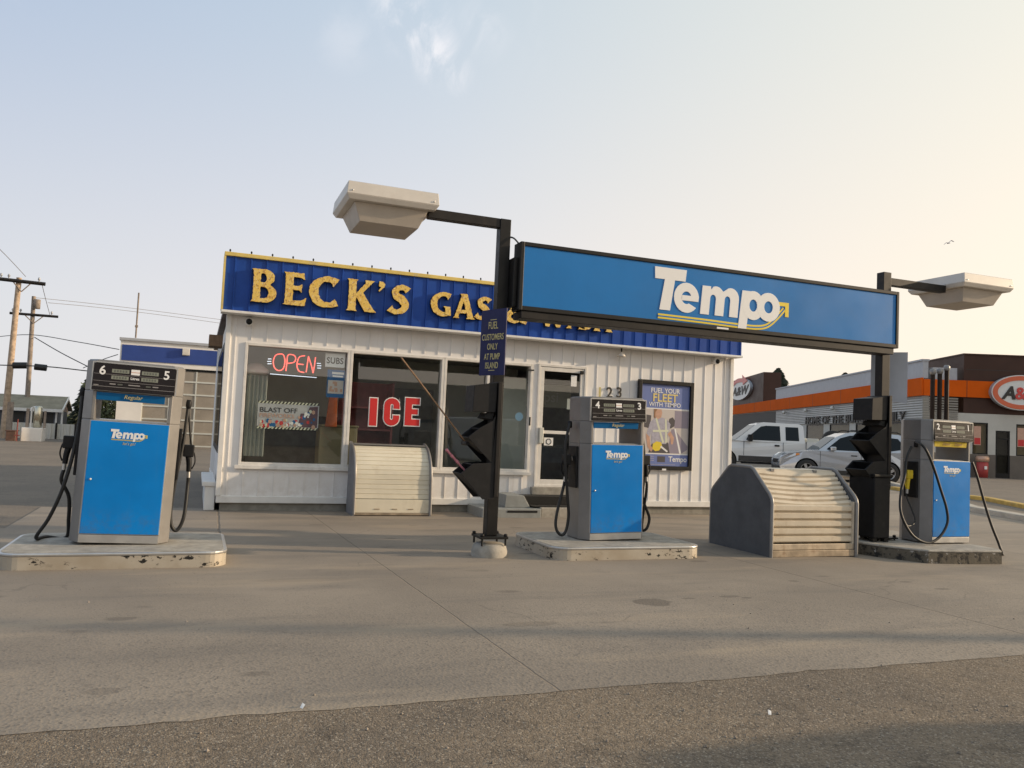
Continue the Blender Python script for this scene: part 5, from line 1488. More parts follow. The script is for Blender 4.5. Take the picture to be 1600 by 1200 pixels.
for k in range(n):
    z0 = .20 + k * .112
    lowp += [(.055, z0), (.030, z0 + .020), (.030, z0 + .080), (.075, z0 + .100)]
band(mb, [(QY0 + a, b) for a, b in lowp], QX0 + .075, QX1 - .075)
mb.build('lower_shutter', 'tan_slat', br)
mb = MB(BO3)
upp = []
n = 7
for k in range(n):
    u0, u1 = k / n, (k + 1) / n
    def sl(u, dp): return (QY0 + .055 + .40 * u + dp * .68, .775 + .46 * u - dp * .73)
    upp += [sl(u0, .03), sl(u0 + .18 / n, 0), sl(u0 + .72 / n, 0), sl(u0 + .92 / n, .04)]
band(mb, upp, QX0 + .05, QX1 - .05, .035, 10)
mb.build('upper_shutter', 'tan_slat', br)
mb = MB(BO3); mb.box(QX0 + .041, QX1 - .041, QY0 + .49, QY0 + .96, 1.215, 1.238); mb.build('top_panel', 'tan_slat', br, bevel=.006)
mb = MB(BO3); mb.hull([(QX0 + .041, QY0 + .43, 1.16), (QX1 - .041, QY0 + .43, 1.16), (QX1 - .041, QY0 + .45, 1.15), (QX0 + .041, QY0 + .45, 1.15)], [(QX0 + .041, QY0 + .48, 1.225), (QX1 - .041, QY0 + .48, 1.225), (QX1 - .041, QY0 + .50, 1.21), (QX0 + .041, QY0 + .50, 1.21)]); mb.build('top_lip', 'tan_slat', br)
mb = MB(BO3); mb.box(QX0 + .041, QX1 - .041, QY0 + 1.38, QY0 + 1.41, .0, .83)
mb.hull([(QX0 + .041, QY0 + 1.38, .83), (QX1 - .041, QY0 + 1.38, .83), (QX1 - .041, QY0 + 1.41, .831), (QX0 + .041, QY0 + 1.41, .831)], [(QX0 + .041, QY0 + .96, 1.21), (QX1 - .041, QY0 + .96, 1.21), (QX1 - .041, QY0 + .98, 1.22), (QX0 + .041, QY0 + .98, 1.22)])
mb.build('back_panel', 'grey_panel2', br)
mb = MB(BO3); mb.box(QX0 + .041, QX1 - .041, QY0 + .012, QY0 + .05, .10, .185); mb.build('middle_rail', 'dull_rail', br, bevel=.006)
mb = MB(BO3); mb.box(QX0 + .041, QX1 - .041, QY0 - .002, QY0 + .06, .0, .095); mb.build('bottom_rail', 'rust', br, bevel=.006)
for xa in (QX0 + .042, QX1 - .075):
    mb = MB(BO3); mb.box(xa, xa + .032, QY0 + .015, QY0 + .07, .186, .80); mb.build('guide_rail', 'tan_slat', br)
for xx in (8.05, 8.85):
    mb = MB(BO3); mb.box(xx, xx + .06, QY0 + .45, QY0 + .487, 1.20, 1.24); mb.build('hinge', 'pump_grey', br)
mb = MB(BO3); mb.box(QX0 + .08, QX1 - .08, QY0 + .10, QY0 + 1.36, .02, .03); mb.build('floor', 'interior_dark', br)

# ================================================================== CAR WASH BEHIND, LEFT
CWY = 46.0
cw = thing('car_wash', 'white car wash bay with a blue band and a glazed overhead door behind the shop', 'car wash', (0, CWY, 0))
CO_ = org(cw)
def cx(px, py): return P(px, py, CWY)
tl = cx(189, 531); cX0 = tl.x; cTop = tl.z
dl0, dl1 = cx(221, 640).x, 3.6
dTop, dBot = cx(300, 577).z, 0.02
mb = MB(CO_)
mb.box(cX0, dl0, CWY, CWY + .3, -.2, cTop); mb.box(dl0, dl1, CWY, CWY + .3, dTop, cTop); mb.box(dl1, 8, CWY, CWY + .3, -.2, cTop)
mb.box(cX0, cX0 + .3, CWY + .3, CWY + 12, -.2, cTop); mb.box(7.7, 8, CWY + .3, CWY + 12, -.2, cTop); mb.box(cX0 + .3, 7.7, CWY + 11.7, CWY + 12, -.2, cTop)
mb.build('wall', 'cw_white', cw)
mb = MB(CO_); mb.box(cX0 + .08, 8, CWY - .05, CWY - .002, cx(260, 567).z, cx(260, 543).z); mb.build('blue_band', 'cw_blue', cw)
mb = MB(CO_); mb.box(cX0 - .06, 8.06, CWY - .12, CWY + 12.05, cTop + .001, cTop + .13); mb.build('roof_cap', 'parapet', cw)
a = cx(290, 551); mb = MB(CO_); mb.box(a.x - .16, a.x + .2, CWY - .25, CWY - .051, a.z - .16, a.z + .2); mb.build('wall_light', 'lamp_cream', cw, bevel=.03)
od = MB(CO_)
rows_n, cols = 6, 6
od.box(dl0, dl1, CWY + .12, CWY + .16, dBot, dTop)
ov = od.build('overhead_door', 'pane_tan', cw)
mb = MB(CO_)
for i in range(rows_n + 1):
    z = dBot + (dTop - dBot) * i / rows_n
    mb.box(dl0, dl1, CWY + .08, CWY + .119, z - .04, z + .04)
spc = (cx(304, 640).x - dl0) / 2
for i in range(5):
    x = min(dl0 + spc * i, dl1)
    mb.box(x - .035, x + .035, CWY + .09, CWY + .118, dBot, dTop)
mb.build('door_rails', 'alu', ov)
mb = MB(CO_); mb.box(dl0, dl1, CWY + .08, CWY + .2, dTop - .12, dTop - .001); mb.build('door_header', 'black_metal', cw)
am = thing('antenna_mast', 'thin pole mast on the car wash roof', 'antenna', cx(212, 528))
b_ = cx(212, 457)
mb = MB(org(am)); mb.tube([org(am), org(am) + Vector((0, 0, b_.z - org(am).z))], .045, 6); mb.build('mast', 'pole_grey', am)
mb = MB(org(am)); mb.box(org(am).x - .07, org(am).x + .07, CWY - .07, CWY + .07, org(am).z + .55, org(am).z + .66); mb.build('clamp', 'pole_grey', am)

# ================================================================== POWER POLES AND LINES
def pole(label, px_top, py_top, px_bot, py_bot, Y, r, arms, m, extra=None):
    a, b = P(px_top, py_top, Y), P(px_bot, py_bot, Y)
    base = Vector((b.x, Y, ground_z(b.x, Y)))
    t = thing('power_pole', label, 'power pole', base, group='wooden power poles')
    mb = MB(base); mb.tube([base + Vector((0, 0, -.3)), a], r, 10, r1=r * .72); mb.build('shaft', m, t)
    for (ax0, ay0, ax1, ay1, th) in arms:
        c0, c1 = P(ax0, ay0, Y - .18), P(ax1, ay1, Y - .18)
        mb = MB(base); mb.tube([c0, c1], th, 4); mb.build('crossarm', 'post_brown', t)
        mid_ = (c0 + c1) / 2
        for e in (c0, c1):
            mb = MB(base); mb.tube([mid_.lerp(e, .42), Vector((mid_.x, Y - .15, mid_.z - .55))], .03, 4); mb.build('brace', 'pole_grey', t)
        for u in (.06, .22, .86):
            q = c0.lerp(c1, u)
            mb = MB(base); mb.lathe(q + Vector((0, 0, .05)), [(.03, 0), (.03, .12), (.07, .14), (.05, .26), (.001, .28)], 8); mb.build('insulator', 'parapet', t)
    if extra: extra(t, base)
    return t
def tx_(t, base):
    q = P(58, 474, 59.7)
    mb = MB(base); mb.lathe(q - Vector((0, 0, .35)), [(.001, 0), (.2, 0), (.2, .6), (.001, .62)], 10); mb.build('transformer', 'pole_grey', t)
pole('brown wooden power pole with a high crossarm at the left edge', 30, 434, 5, 684, 50, .18, [(-3, 435.5, 71, 444, .10)], 'pole_wood')
pole('greyer wooden power pole with a lower crossarm behind the first', 53, 463, 40, 676, 60, .17, [(15, 489, 91, 495, .085)], 'pole_grey', tx_)
def cable(label, pts, r, m='wire', Y0=50, Y1=50, blobs=None):
    n = len(pts)
    ws = [P(p[0], p[1], Y0 + (Y1 - Y0) * i / max(1, n - 1)) for i, p in enumerate(pts)]
    t = thing('power_line', label, 'power line', ws[0], group='overhead power lines')
    mb = MB(ws[0]); mb.tube(spline_path(ws, 6), r, 5); mb.build('wire', m, t)
    for (p, q) in blobs or []:
        a, b = P(*p, Y0), P(*q, Y0)
        mb = MB(ws[0]); mb.tube([a, a.lerp(b, .1), a.lerp(b, .9), b], .17, 8); mb.build('splice_case', 'rubber', t)
cable('thin line from the second pole to the car wash roof corner', [(-20, 528), (47, 523), (120, 534), (186, 546)], .022, Y0=60, Y1=46)
cable('slack dark line from the second pole down behind the left pump', [(54, 527), (95, 551), (140, 574)], .03, Y0=60, Y1=52)
cable('thick low line with dark splice cases beside the poles', [(-20, 570), (20, 571), (75, 573), (140, 580), (230, 590)], .03, Y0=49, Y1=49, blobs=[((20, 571), (42, 571)), ((54, 573), (73, 575))])
cable('faint high line running right behind the shop roof', [(54, 465), (150, 475), (250, 487), (380, 504)], .016, 'wire_pale', Y0=60, Y1=70)
cable('fainter high line just below the other one', [(75, 473), (150, 480), (250, 492), (380, 510)], .016, 'wire_pale', Y0=60, Y1=70)
cable('thin line crossing the sky from the top of the first pole to the left edge', [(40, 432), (15, 405), (-10, 380)], .016, 'wire_pale', Y0=50, Y1=46)
cable('thin line sagging between the two pole crossarms', [(66, 446), (72, 470), (78, 492)], .016, 'wire_pale', Y0=50, Y1=60)
cable('short line running into the car wash roof corner from the left pump', [(130, 575), (160, 562), (184, 554)], .022, Y0=50, Y1=46)

# ================================================================== HOUSE, FENCE, TANK AT FAR LEFT
HY = 58.0
hs = thing('house', 'low house with a grey green shingle roof behind the pale metal fence', 'house', (-12, HY, -1.6))
HO = org(hs)
r1_ = P(105, 620, HY + 2.2); e1 = P(97, 643, HY); ex = P(97, 643, HY).x
ridge_z = r1_.z; eave_z = e1.z
x0h, x1h = -20.0, e1.x
mb = MB(HO); mb.box(x0h + .3, x1h - .25, HY + .4, HY + 4.2, -1.8, eave_z - .02); mb.build('wall', 'house_wall', hs)
mb = MB(HO)
mb.hull([(x0h, HY, eave_z), (x1h, HY, eave_z), (x1h, HY, eave_z + .12), (x0h, HY, eave_z + .12)], [(x0h, HY + 2.3, ridge_z - .12), (x1h, HY + 2.3, ridge_z - .12), (x1h, HY + 2.3, ridge_z), (x0h, HY + 2.3, ridge_z)])
mb.hull([(x0h, HY + 2.301, ridge_z - .12), (x1h, HY + 2.301, ridge_z - .12), (x1h, HY + 2.301, ridge_z), (x0h, HY + 2.301, ridge_z)], [(x0h, HY + 4.6, eave_z), (x1h, HY + 4.6, eave_z), (x1h, HY + 4.6, eave_z + .12), (x0h, HY + 4.6, eave_z + .12)])
mb.build('roof', 'green_roof', hs)
mb = MB(HO); mb.prism([(HY + .4, eave_z - .01), (HY + 4.2, eave_z - .01), (HY + 2.3, ridge_z - .18)], 'x', x1h - .35, x1h - .20); mb.build('gable', 'gable', hs)
mb = MB(HO); mb.box(x0h, x1h + .04, HY - .10, HY - .002, eave_z - .06, eave_z + .13); mb.build('eave_board', 'trim_white', hs)
mb = MB(HO)
mb.hull([(x1h + .002, HY - .05, eave_z - .06), (x1h + .05, HY - .05, eave_z - .06), (x1h + .05, HY - .05, eave_z + .12), (x1h + .002, HY - .05, eave_z + .12)], [(x1h + .002, HY + 2.3, ridge_z - .15), (x1h + .05, HY + 2.3, ridge_z - .15), (x1h + .05, HY + 2.3, ridge_z + .02), (x1h + .002, HY + 2.3, ridge_z + .02)])
mb.build('barge_board', 'trim_white', hs)
for px in (88, 97):
    q = P(px, 650, HY + .3); mb = MB(HO); mb.box(q.x - .05, q.x + .05, HY + .25, HY + .35, -1.7, eave_z - .03); mb.build('porch_post', 'trim_white', hs)
for px in (28, 60, 74):
    q = P(px, 648, HY + .38); mb = MB(HO); mb.box(q.x - .35, q.x + .35, HY + .36, HY + .399, eave_z - .75, eave_z - .15); mb.build('window', 'dark_room', hs)
FYn = 51.5
fe0, fe1 = P(12, 684, FYn).x, P(135, 684, FYn).x
ft = P(70, 661.5, FYn).z
fn = thing('metal_fence', 'pale corrugated metal fence in front of the low house', 'fence', ((fe0 + fe1) / 2, FYn, 0))
mb = MB(org(fn))
x = fe0; vs = []
k = 0
while x < fe1:
    vs += [(x, FYn + (.05 if k % 4 in (0, 1) else 0), ground_z(x, FYn) - .1), (x, FYn + (.05 if k % 4 in (0, 1) else 0), ft)]
    x += .10 if k % 2 == 0 else .05
    k += 1
mb.add(vs, [(2 * i, 2 * i + 2, 2 * i + 3, 2 * i + 1) for i in range(len(vs) // 2 - 1)])
mb.add([(a, b + .03, c) for a, b, c in vs], [(2 * i + 1, 2 * i + 3, 2 * i + 2, 2 * i) for i in range(len(vs) // 2 - 1)])
mb.build('corrugated_panel', 'fence_metal', fn)
for px in (58, 88, 118):
    q = P(px, 670, FYn).x
    mb = MB(org(fn)); mb.box(q - .05, q + .05, FYn - .08, FYn - .004, -.1, ft + .06); mb.build('fence_post', 'post_brown', fn)
TYn = 47.0
a, b = P(32, 683, TYn), P(66, 669, TYn)
tb = MB((a.x, TYn, 0)); tb.box(a.x, b.x, TYn, TYn + 1.1, -.1, b.z)
o = tb.build('concrete_block', 'cw_white', bevel=.03); o.location = (a.x, TYn, 0); tag(o, 'white concrete block under the steel tank by the fence', 'block')
tk = thing('steel_tank', 'upright shiny steel tank with pipes standing on the white block', 'tank', (P(58, 669, TYn + .5).x, TYn + .5, b.z))
KO = org(tk); hT = P(58, 634, TYn + .5).z - b.z
mb = MB(); mb.lathe((0, 0, .001), [(.001, 0), (.20, 0), (.20, hT - .12), (.14, hT - .03), (.001, hT)], 18); mb.build('shell', 'steel_bright', tk)
mb = MB(); mb.tube([(-.30, 0, .0), (-.30, 0, hT - .1), (-.1, 0, hT - .05)], .045, 8); mb.build('pipe', 'white_print', tk)
mb = MB(); mb.box(-.52, -.40, -.1, .1, .0, hT - .15); mb.box(.27, .36, -.1, .1, .0, hT - .25); mb.build('side_pipes', 'pole_grey', tk)
a, b = P(9, 682, 46.5), P(24, 674, 46.5)
tb = MB((a.x, 46.5, 0)); tb.box(a.x, b.x, 46.5, 47.2, -.05, b.z); tb.box(a.x - .04, b.x + .04, 46.46, 47.24, b.z + .001, b.z + .05)
o = tb.build('rusty_crate', 'crate_brown'); o.location = (a.x, 46.5, 0); tag(o, 'low rusty brown crate at the foot of the first power pole', 'crate')
a = P(26, 682, 46.3); b = P(26, 655, 46.3)
tb = MB((a.x, 46.3, 0)); tb.tube([(a.x, 46.3, -.05), (a.x, 46.3, b.z)], .03, 6); tb.box(a.x - .12, a.x + .12, 46.27, 46.33, .25, .30)
o = tb.build('red_stake', 'stake_red'); o.location = (a.x, 46.3, 0); tag(o, 'thin red marker stake beside the white concrete block', 'stake')
a = P(12, 680, 48); b = P(16, 628, 48)
tb = MB((a.x, 48, 0)); tb.box(a.x - .12, a.x + .14, 48, 48.2, -.05, b.z); tb.box(a.x - .02, a.x + .02, 47.97, 47.998, b.z - .45, b.z - .1)
o = tb.build('service_post', 'pole_grey'); o.location = (a.x, 48, 0); tag(o, 'grey service post just right of the first power pole', 'post')

# ================================================================== TREES
def spruce(label, base, h, r, n, seed, gap=0.0):
    g = random.Random(seed)
    t = thing('spruce_tree', label, 'tree', base, group='dark spruce trees beyond the buildings')
    mb = MB(); mb.tube([(0, 0, -.3), (0, 0, h * .96)], h * .022, 7, r1=.02); mb.build('trunk', 'bark', t)
    mb = MB()
    for i in range(n):
        u = g.random() ** .85
        z = h * (.08 + .92 * u)
        rr = r * (1 - u) ** .85 * (.75 + .5 * abs(math.sin(z * 3.1 + seed))) + .06
        a = g.uniform(0, 6.283)
        d = rr * g.uniform(.25, 1.0) ** .6
        c = Vector((math.cos(a) * d, math.sin(a) * d, z - .28 * d))
        s = h * g.uniform(.022, .045)
        out = Vector((math.cos(a), math.sin(a), -.35)).normalized()
        sd = Vector((-math.sin(a), math.cos(a), g.uniform(-.3, .3)))
        mb.add([c - sd * s * .55 - out * s * .6, c + out * s * 1.2, c + sd * s * .55 - out * s * .6, c + Vector((0, 0, s * .5))], [(0, 1, 3), (1, 2, 3), (0, 2, 1)])
    mb.build('crown', 'needle', t)
    return t
def leafy(label, base, h, r, n, seed):
    g = random.Random(seed)
    t = thing('leafy_tree', label, 'tree', base, group='leafy trees beyond the fence')
    mb = MB(); mb.tube([(0, 0, -.3), (.1, 0, h * .5)], h * .03, 7, r1=h * .015)
    for i in range(5):
        a = i * 1.26
        mb.tube([(.1, 0, h * .4), (math.cos(a) * r * .5, math.sin(a) * r * .5, h * .72)], h * .012, 5, r1=.02)
    mb.build('trunk', 'bark', t)
    cl = [Vector((g.uniform(-.6, .6) * r, g.uniform(-.6, .6) * r, h * g.uniform(.45, .85))) for i in range(11)]
    mb = MB()
    for i in range(n):
        c = g.choice(cl) + Vector([max(-.34, min(.34, g.gauss(0, .2))) for _ in range(3)]) * r
        s = h * g.uniform(.015, .03)
        a = Vector((g.gauss(0, 1), g.gauss(0, 1), g.gauss(0, 1))).normalized(); b = a.orthogonal().normalized()
        mb.add([c - a * s, c + b * s * .6, c + a * s, c - b * s * .6], [(0, 1, 2, 3)])
    mb.build('crown', 'leaf', t)
    return t
def at_far(px, py_top, Y):
    q = P(px, py_top, Y); z = ground_z(q.x, Y); return (q.x, Y, z), q.z - z
b_, h_ = at_far(139, 592, 66); spruce('tall dark spruce half hidden behind the left pump', b_, h_, 1.75, 2600, 11)
b_, h_ = at_far(114, 636, 70); leafy('small leafy tree between the low house and the dark spruce', b_, h_ , 1.6, 1500, 5)
b_, h_ = at_far(170, 598, 62); leafy('broad leafy tree seen through the window slot of the left pump', b_, h_, 1.9, 2200, 8)
def at_d(px, py, d):
    q = D(px, py, d); z = ground_z(q.x, q.y); return (q.x, q.y, z), q.z - z
b_, h_ = at_d(1216, 577, 125); spruce('dark spruce top showing right of the far brown restaurant tower', b_, h_, 5.2, 4200, 21)
b_, h_ = at_d(1321, 584, 130); spruce('small dark spruce tip above the middle of the restaurant roof', b_, h_, 2.6, 2000, 33)

# ================================================================== RESTAURANT
RC = Vector((37.7, 34.0, .2))
U = Vector((.416, .909, 0)).normalized()          # along the long left wall, away from the corner
V = Vector((U.y, -U.x, 0))                        # along the right wall
rt = thing('restaurant', 'brown and orange drive in restaurant with grey cladding across the street', 'restaurant', RC)
def rp(u, v, z): return RC + U * u + V * v + Vector((0, 0, z))
def rbox(mb, u0, u1, v0, v1, z0, z1):
    mb.hull([rp(u0, v0, z0), rp(u0, v1, z0), rp(u1, v1, z0), rp(u1, v0, z0)], [rp(u0, v0, z1), rp(u0, v1, z1), rp(u1, v1, z1), rp(u1, v0, z1)])
def rpart(name, m, *bs, par=rt, bevel=0):
    mb = MB(RC)
    for b in bs: rbox(mb, *b)
    return mb.build(name, m, par, bevel=bevel)
UL = 52.0
# left wall (v = 0): openings between piers
wins = [(3.6, 5.6), (6.6, 8.6), (9.6, 14.4), (15.4, 16.0)]
wins = [(26.5, 30.0), (17.2, 21.6), (11.6, 15.8), (7.0, 10.4), (2.4, 5.8)]
rpart('wall', 'aw_stucco', (0, UL, .01, .3, -.3, 1.25), (0, UL, .01, .3, 2.95, 5.3),
      *[(a, b, .01, .3, 1.25, 2.95) for a, b in ((0, 2.4), (5.8, 7.0), (10.4, 11.6), (15.8, 17.2), (21.6, 26.5), (30.0, UL))])
for a, b in wins:
    wf = rpart('window', 'black_metal', (a, b, .02, .10, 1.25, 1.33), (a, b, .02, .10, 2.87, 2.95), (a, a + .08, .02, .10, 1.33, 2.87), (b - .08, b, .02, .10, 1.33, 2.87))
    rpart('pane', 'glass_dark', (a + .08, b - .08, .06, .07, 1.33, 2.87), par=wf)
    rpart('blind', 'blind' if a < 22 else 'dark_room', (a + .05, b - .05, .16, .20, 1.30, 2.9), par=wf)
sd = MB(RC)
z = 2.96
while z < 4.36:
    for (u0, u1, v0, v1) in ((.0, 31.0, -.05, .009),):
        sd.hull([rp(u0, v0 + .03, z), rp(u0, v1, z), rp(u1, v1, z), rp(u1, v0 + .03, z)], [rp(u0, v0, z + .05), rp(u0, v1, z + .05), rp(u1, v1, z + .05), rp(u1, v0, z + .05)])
        sd.hull([rp(u0, v0, z + .0501), rp(u0, v1, z + .0501), rp(u1, v1, z + .0501), rp(u1, v0, z + .0501)], [rp(u0, v0 + .03, z + .139), rp(u0, v1, z + .139), rp(u1, v1, z + .139), rp(u1, v0 + .03, z + .139)])
    sd.hull([rp(-.05, -.05, z), rp(-.05, 1.85, z), rp(-.01, 1.85, z), rp(-.01, -.05, z)], [rp(-.08, -.08, z + .09), rp(-.08, 1.85, z + .09), rp(-.01, 1.85, z + .09), rp(-.01, -.08, z + .09)])
    z += .14
sd.build('cladding', 'aw_siding', rt)
rpart('dark_bay', 'dark_room', (31.0, UL, -.04, .0, 1.2, 4.3))
ol = MB(RC)
rbox(ol, -.12, UL, -.16, -.06, 4.38, 5.38); ol.build('orange_band', 'aw_orange', rt)
rpart('orange_band', 'aw_orange', (-.16, -.06, -.055, 3.9, 4.38, 5.30))
rpart('band_seams', 'aw_brown', *[(u, u + .04, -.164, -.1605, 4.38, 5.38) for u in (6.5, 13, 19.5, 26, 32.5, 39)], *[(-.164, -.1605, v, v + .03, 4.38, 5.3) for v in (.9, 2.25)])
rpart('parapet', 'parapet', (.25, 31.5, .05, .35, 5.38, 6.35), (.2, 31.55, -.02, .40, 6.351, 6.45))
rpart('roof', 'parapet', (.5, UL, .4, 14, 5.2, 5.35))
rpart('far_tower', 'aw_brown', (36.0, 52.0, .1, 1.7, 5.385, 8.35))
rpart('far_tower_front', 'aw_brown', (36.0, 52.0, -.05, .095, 5.385, 8.35))
# right wall (u = 0)
rpart('wall', 'aw_stucco', (.01, .3, .3, 2.68, 1.25, 3.5), (.01, .3, 3.51, 3.92, 1.25, 3.5), (.01, .3, 4.69, 5.02, 1.25, 3.5), (.01, .3, 2.68, 3.51, 3.0, 3.5), (.01, .3, 3.92, 4.69, 2.6, 3.5), (.01, .3, 5.02, 12, 3.0, 3.5), (.01, .3, 8.0, 12, 1.25, 3.0))
rpart('base_course', 'aw_base', (-.01, .3, .0, 3.92, -.3, 1.245), (-.01, .3, 4.69, 12, -.3, 1.245))
rpart('tower', 'aw_brown', (.0, 5.0, 2.17, 12, 3.505, 6.75)); rpart('tower_cap', 'aw_brown', (-.05, 5.05, 2.12, 12, 6.751, 6.83))
rpart('tower_seam', 'dark_room', (-.004, -.001, 2.3, 12, 5.93, 5.955))
rpart('duct', 'parapet', (.2, .8, .55, 1.9, 5.2, 6.0))
for v0, v1, z0 in ((2.68, 3.51, 1.25), (5.02, 8.0, 1.25)):
    wf = rpart('window', 'black_metal', (.02, .1, v0, v0 + .06, z0, 3.0), (.02, .1, v1 - .06, v1, z0, 3.0), (.02, .1, v0 + .06, v1 - .06, z0, z0 + .06), (.02, .1, v0 + .06, v1 - .06, 2.94, 3.0))
    rpart('pane', 'glass_dark', (.05, .06, v0 + .06, v1 - .06, z0 + .06, 2.94), par=wf)
    rpart('backing', 'blind', (.18, .2, v0, v1, z0, 3.0), par=wf)
    rpart('window_poster', 'poster_skin', (.005, .018, v0 + .07, v0 + .45, 1.75, 2.8), par=wf)
    rpart('poster_text', 'red', (-.001, .004, v0 + .10, v0 + .42, 1.8, 2.15), par=wf)
df = rpart('door', 'black_metal', (.02, .1, 3.92, 4.0, -.1, 2.6), (.02, .1, 4.61, 4.69, -.1, 2.6), (.02, .1, 4.0, 4.61, 2.52, 2.6), (.02, .1, 4.0, 4.61, 2.1, 2.18), (.02, .1, 4.0, 4.61, -.1, .25))
rpart('pane', 'glass_dark', (.05, .06, 4.0, 4.61, .25, 2.52), par=df); rpart('backing', 'dark_room', (.2, .22, 3.93, 4.68, -.1, 2.6), par=df)
# lettering on the cladding
ldir = -U; lnrm = -V
uc = 21.6
for word in ('HOME', 'OF', 'THE', 'BURGER', 'FAMILY'):
    o = text(word, .78, 'letter_dark', rt, (rp(uc, -.09, 3.0), ldir, Vector((0, 0, 1))), RC, 'lettering', .03, .02, 'LEFT', sx=1.74)
    uc = min(v.co.dot(U) for v in o.data.vertices) - .46
for u in (8.0, 14.5, 21.0, 27.5):
    q = MB(RC); q.lathe(rp(u, -.25, 4.05), [(.001, .18), (.12, .16), (.16, 0), (.1, -.1), (.001, -.1)], 10); q.build('wall_light', 'alu', rt)
# oval signs
def oval(par, fr, off, a, b, depth, ring_m, name_scale=1.0):
    mb = MB()
    o_, ax_, ay_ = fr; nn = ax_.cross(ay_)
    shape([arc(0, 0, a, b, 0, 360, 40)[:-1]], depth / 2, ['oval_white', 'parapet'], par, (o_ + nn * depth / 2, ax_, ay_), off, 'sign_body', True)
    shape([arc(0, 0, a * .96, b * .95, 0, 360, 40)[:-1], arc(0, 0, a * .80, b * .70, 0, 360, 40)[:-1]], .02, [ring_m], par, (o_ + nn * (depth + .012), ax_, ay_), off, 'sign_ring')
ov1 = thing('oval_sign', 'large oval A&W sign with an orange ring on the near brown tower', 'sign', rp(-.4, 5.05, 3.8))
OO = org(ov1)
fr = (rp(-.16, 5.05, 4.72), V, Vector((0, 0, 1)))
oval(ov1, fr, OO, 1.62, .97, .30, 'oval_ring')
nn = V.cross(Vector((0, 0, 1)))
def of(x, y, k): return (fr[0] + V * x + Vector((0, 0, y)) + nn * k, V, Vector((0, 0, 1)))
text('A', .98, 'letter_dark', ov1, of(-.72, -.36, .33), OO, 'lettering', .02, .03, shear=.25)
text('&', .95, 'oval_red', ov1, of(-.08, -.36, .335), OO, 'lettering', .02, .02)
text('W', .98, 'letter_dark', ov1, of(.68, -.36, .33), OO, 'lettering', .02, .03, shear=.25)
ov2 = thing('oval_sign', 'small oval A&W sign with a red arrow on the far brown tower', 'sign', rp(45.4, -.4, 5.9))
OO = org(ov2)
q0 = None
fr2c = rp(45.4, -.06, 7.05)
a2, b2 = 5.0, 1.15
fr = (fr2c, ldir, Vector((0, 0, 1)))
nn = ldir.cross(Vector((0, 0, 1)))
shape([arc(0, 0, a2, b2, 0, 360, 40)[:-1]], .15, ['oval_white', 'parapet'], ov2, (fr2c + nn * .15, ldir, Vector((0, 0, 1))), OO, 'sign_body', True)
def of2(x, y, k): return (fr2c + ldir * x + Vector((0, 0, y)) + nn * k, ldir, Vector((0, 0, 1)))
text('A&W', 1.35, 'letter_dark', ov2, of2(.1, -.62, .33), OO, 'lettering', .02, .02, shear=.25, sx=2.4)
shape([stroke([(-4.6, .15), (-3.1, .80), (-.9, 1.05), (1.7, .95)], [.35, .42, .45, .45])], .02, ['oval_red'], ov2, of2(0, 0, .34), OO, 'arrow')
shape([[(1.4, 1.55), (4.0, .75), (1.8, .42)]], .02, ['oval_red'], ov2, of2(0, 0, .36), OO, 'arrow_head')
# litter bin, vent pipes
lb = thing('litter_bin', 'red litter bin with a copper lid by the restaurant window', 'bin', rp(-.55, 2.95, 0))
mb = MB(); mb.lathe((0, 0, -.02), [(.001, 0), (.27, 0), (.29, .85), (.001, .86)], 14); mb.build('body', 'bin_red', lb)
mb = MB(); mb.lathe((0, 0, .86), [(.30, 0), (.34, .05), (.34, .22), (.28, .30), (.001, .31)], 14); mb.build('lid', 'copper', lb)
mb = MB(); mb.box(-.2, .0, -.295, -.285, .45, .62); mb.build('mark', 'white_print', lb)
for i, (px, py) in enumerate(((1457.5, 583), (1468.5, 582), (1479.5, 577))):
    q = D(px, py, 17.5)
    base = Vector((q.x, q.y, ground_z(q.x, q.y)))
    t = thing('vent_pipe', ['left', 'middle', 'right'][i] + ' one of three dark tank vent pipes behind the right pump', 'vent pipe', base, group='tank vent pipes')
    mb = MB(base); mb.tube([base + Vector((0, 0, -.1)), q], .046, 8); mb.build('pipe', 'pipe_dark', t)
    mb = MB(base); mb.lathe(q, [(.05, -.03), (.065, .0), (.065, .06), (.04, .09), (.001, .09)], 10); mb.build('cap', 'pump_grey', t)

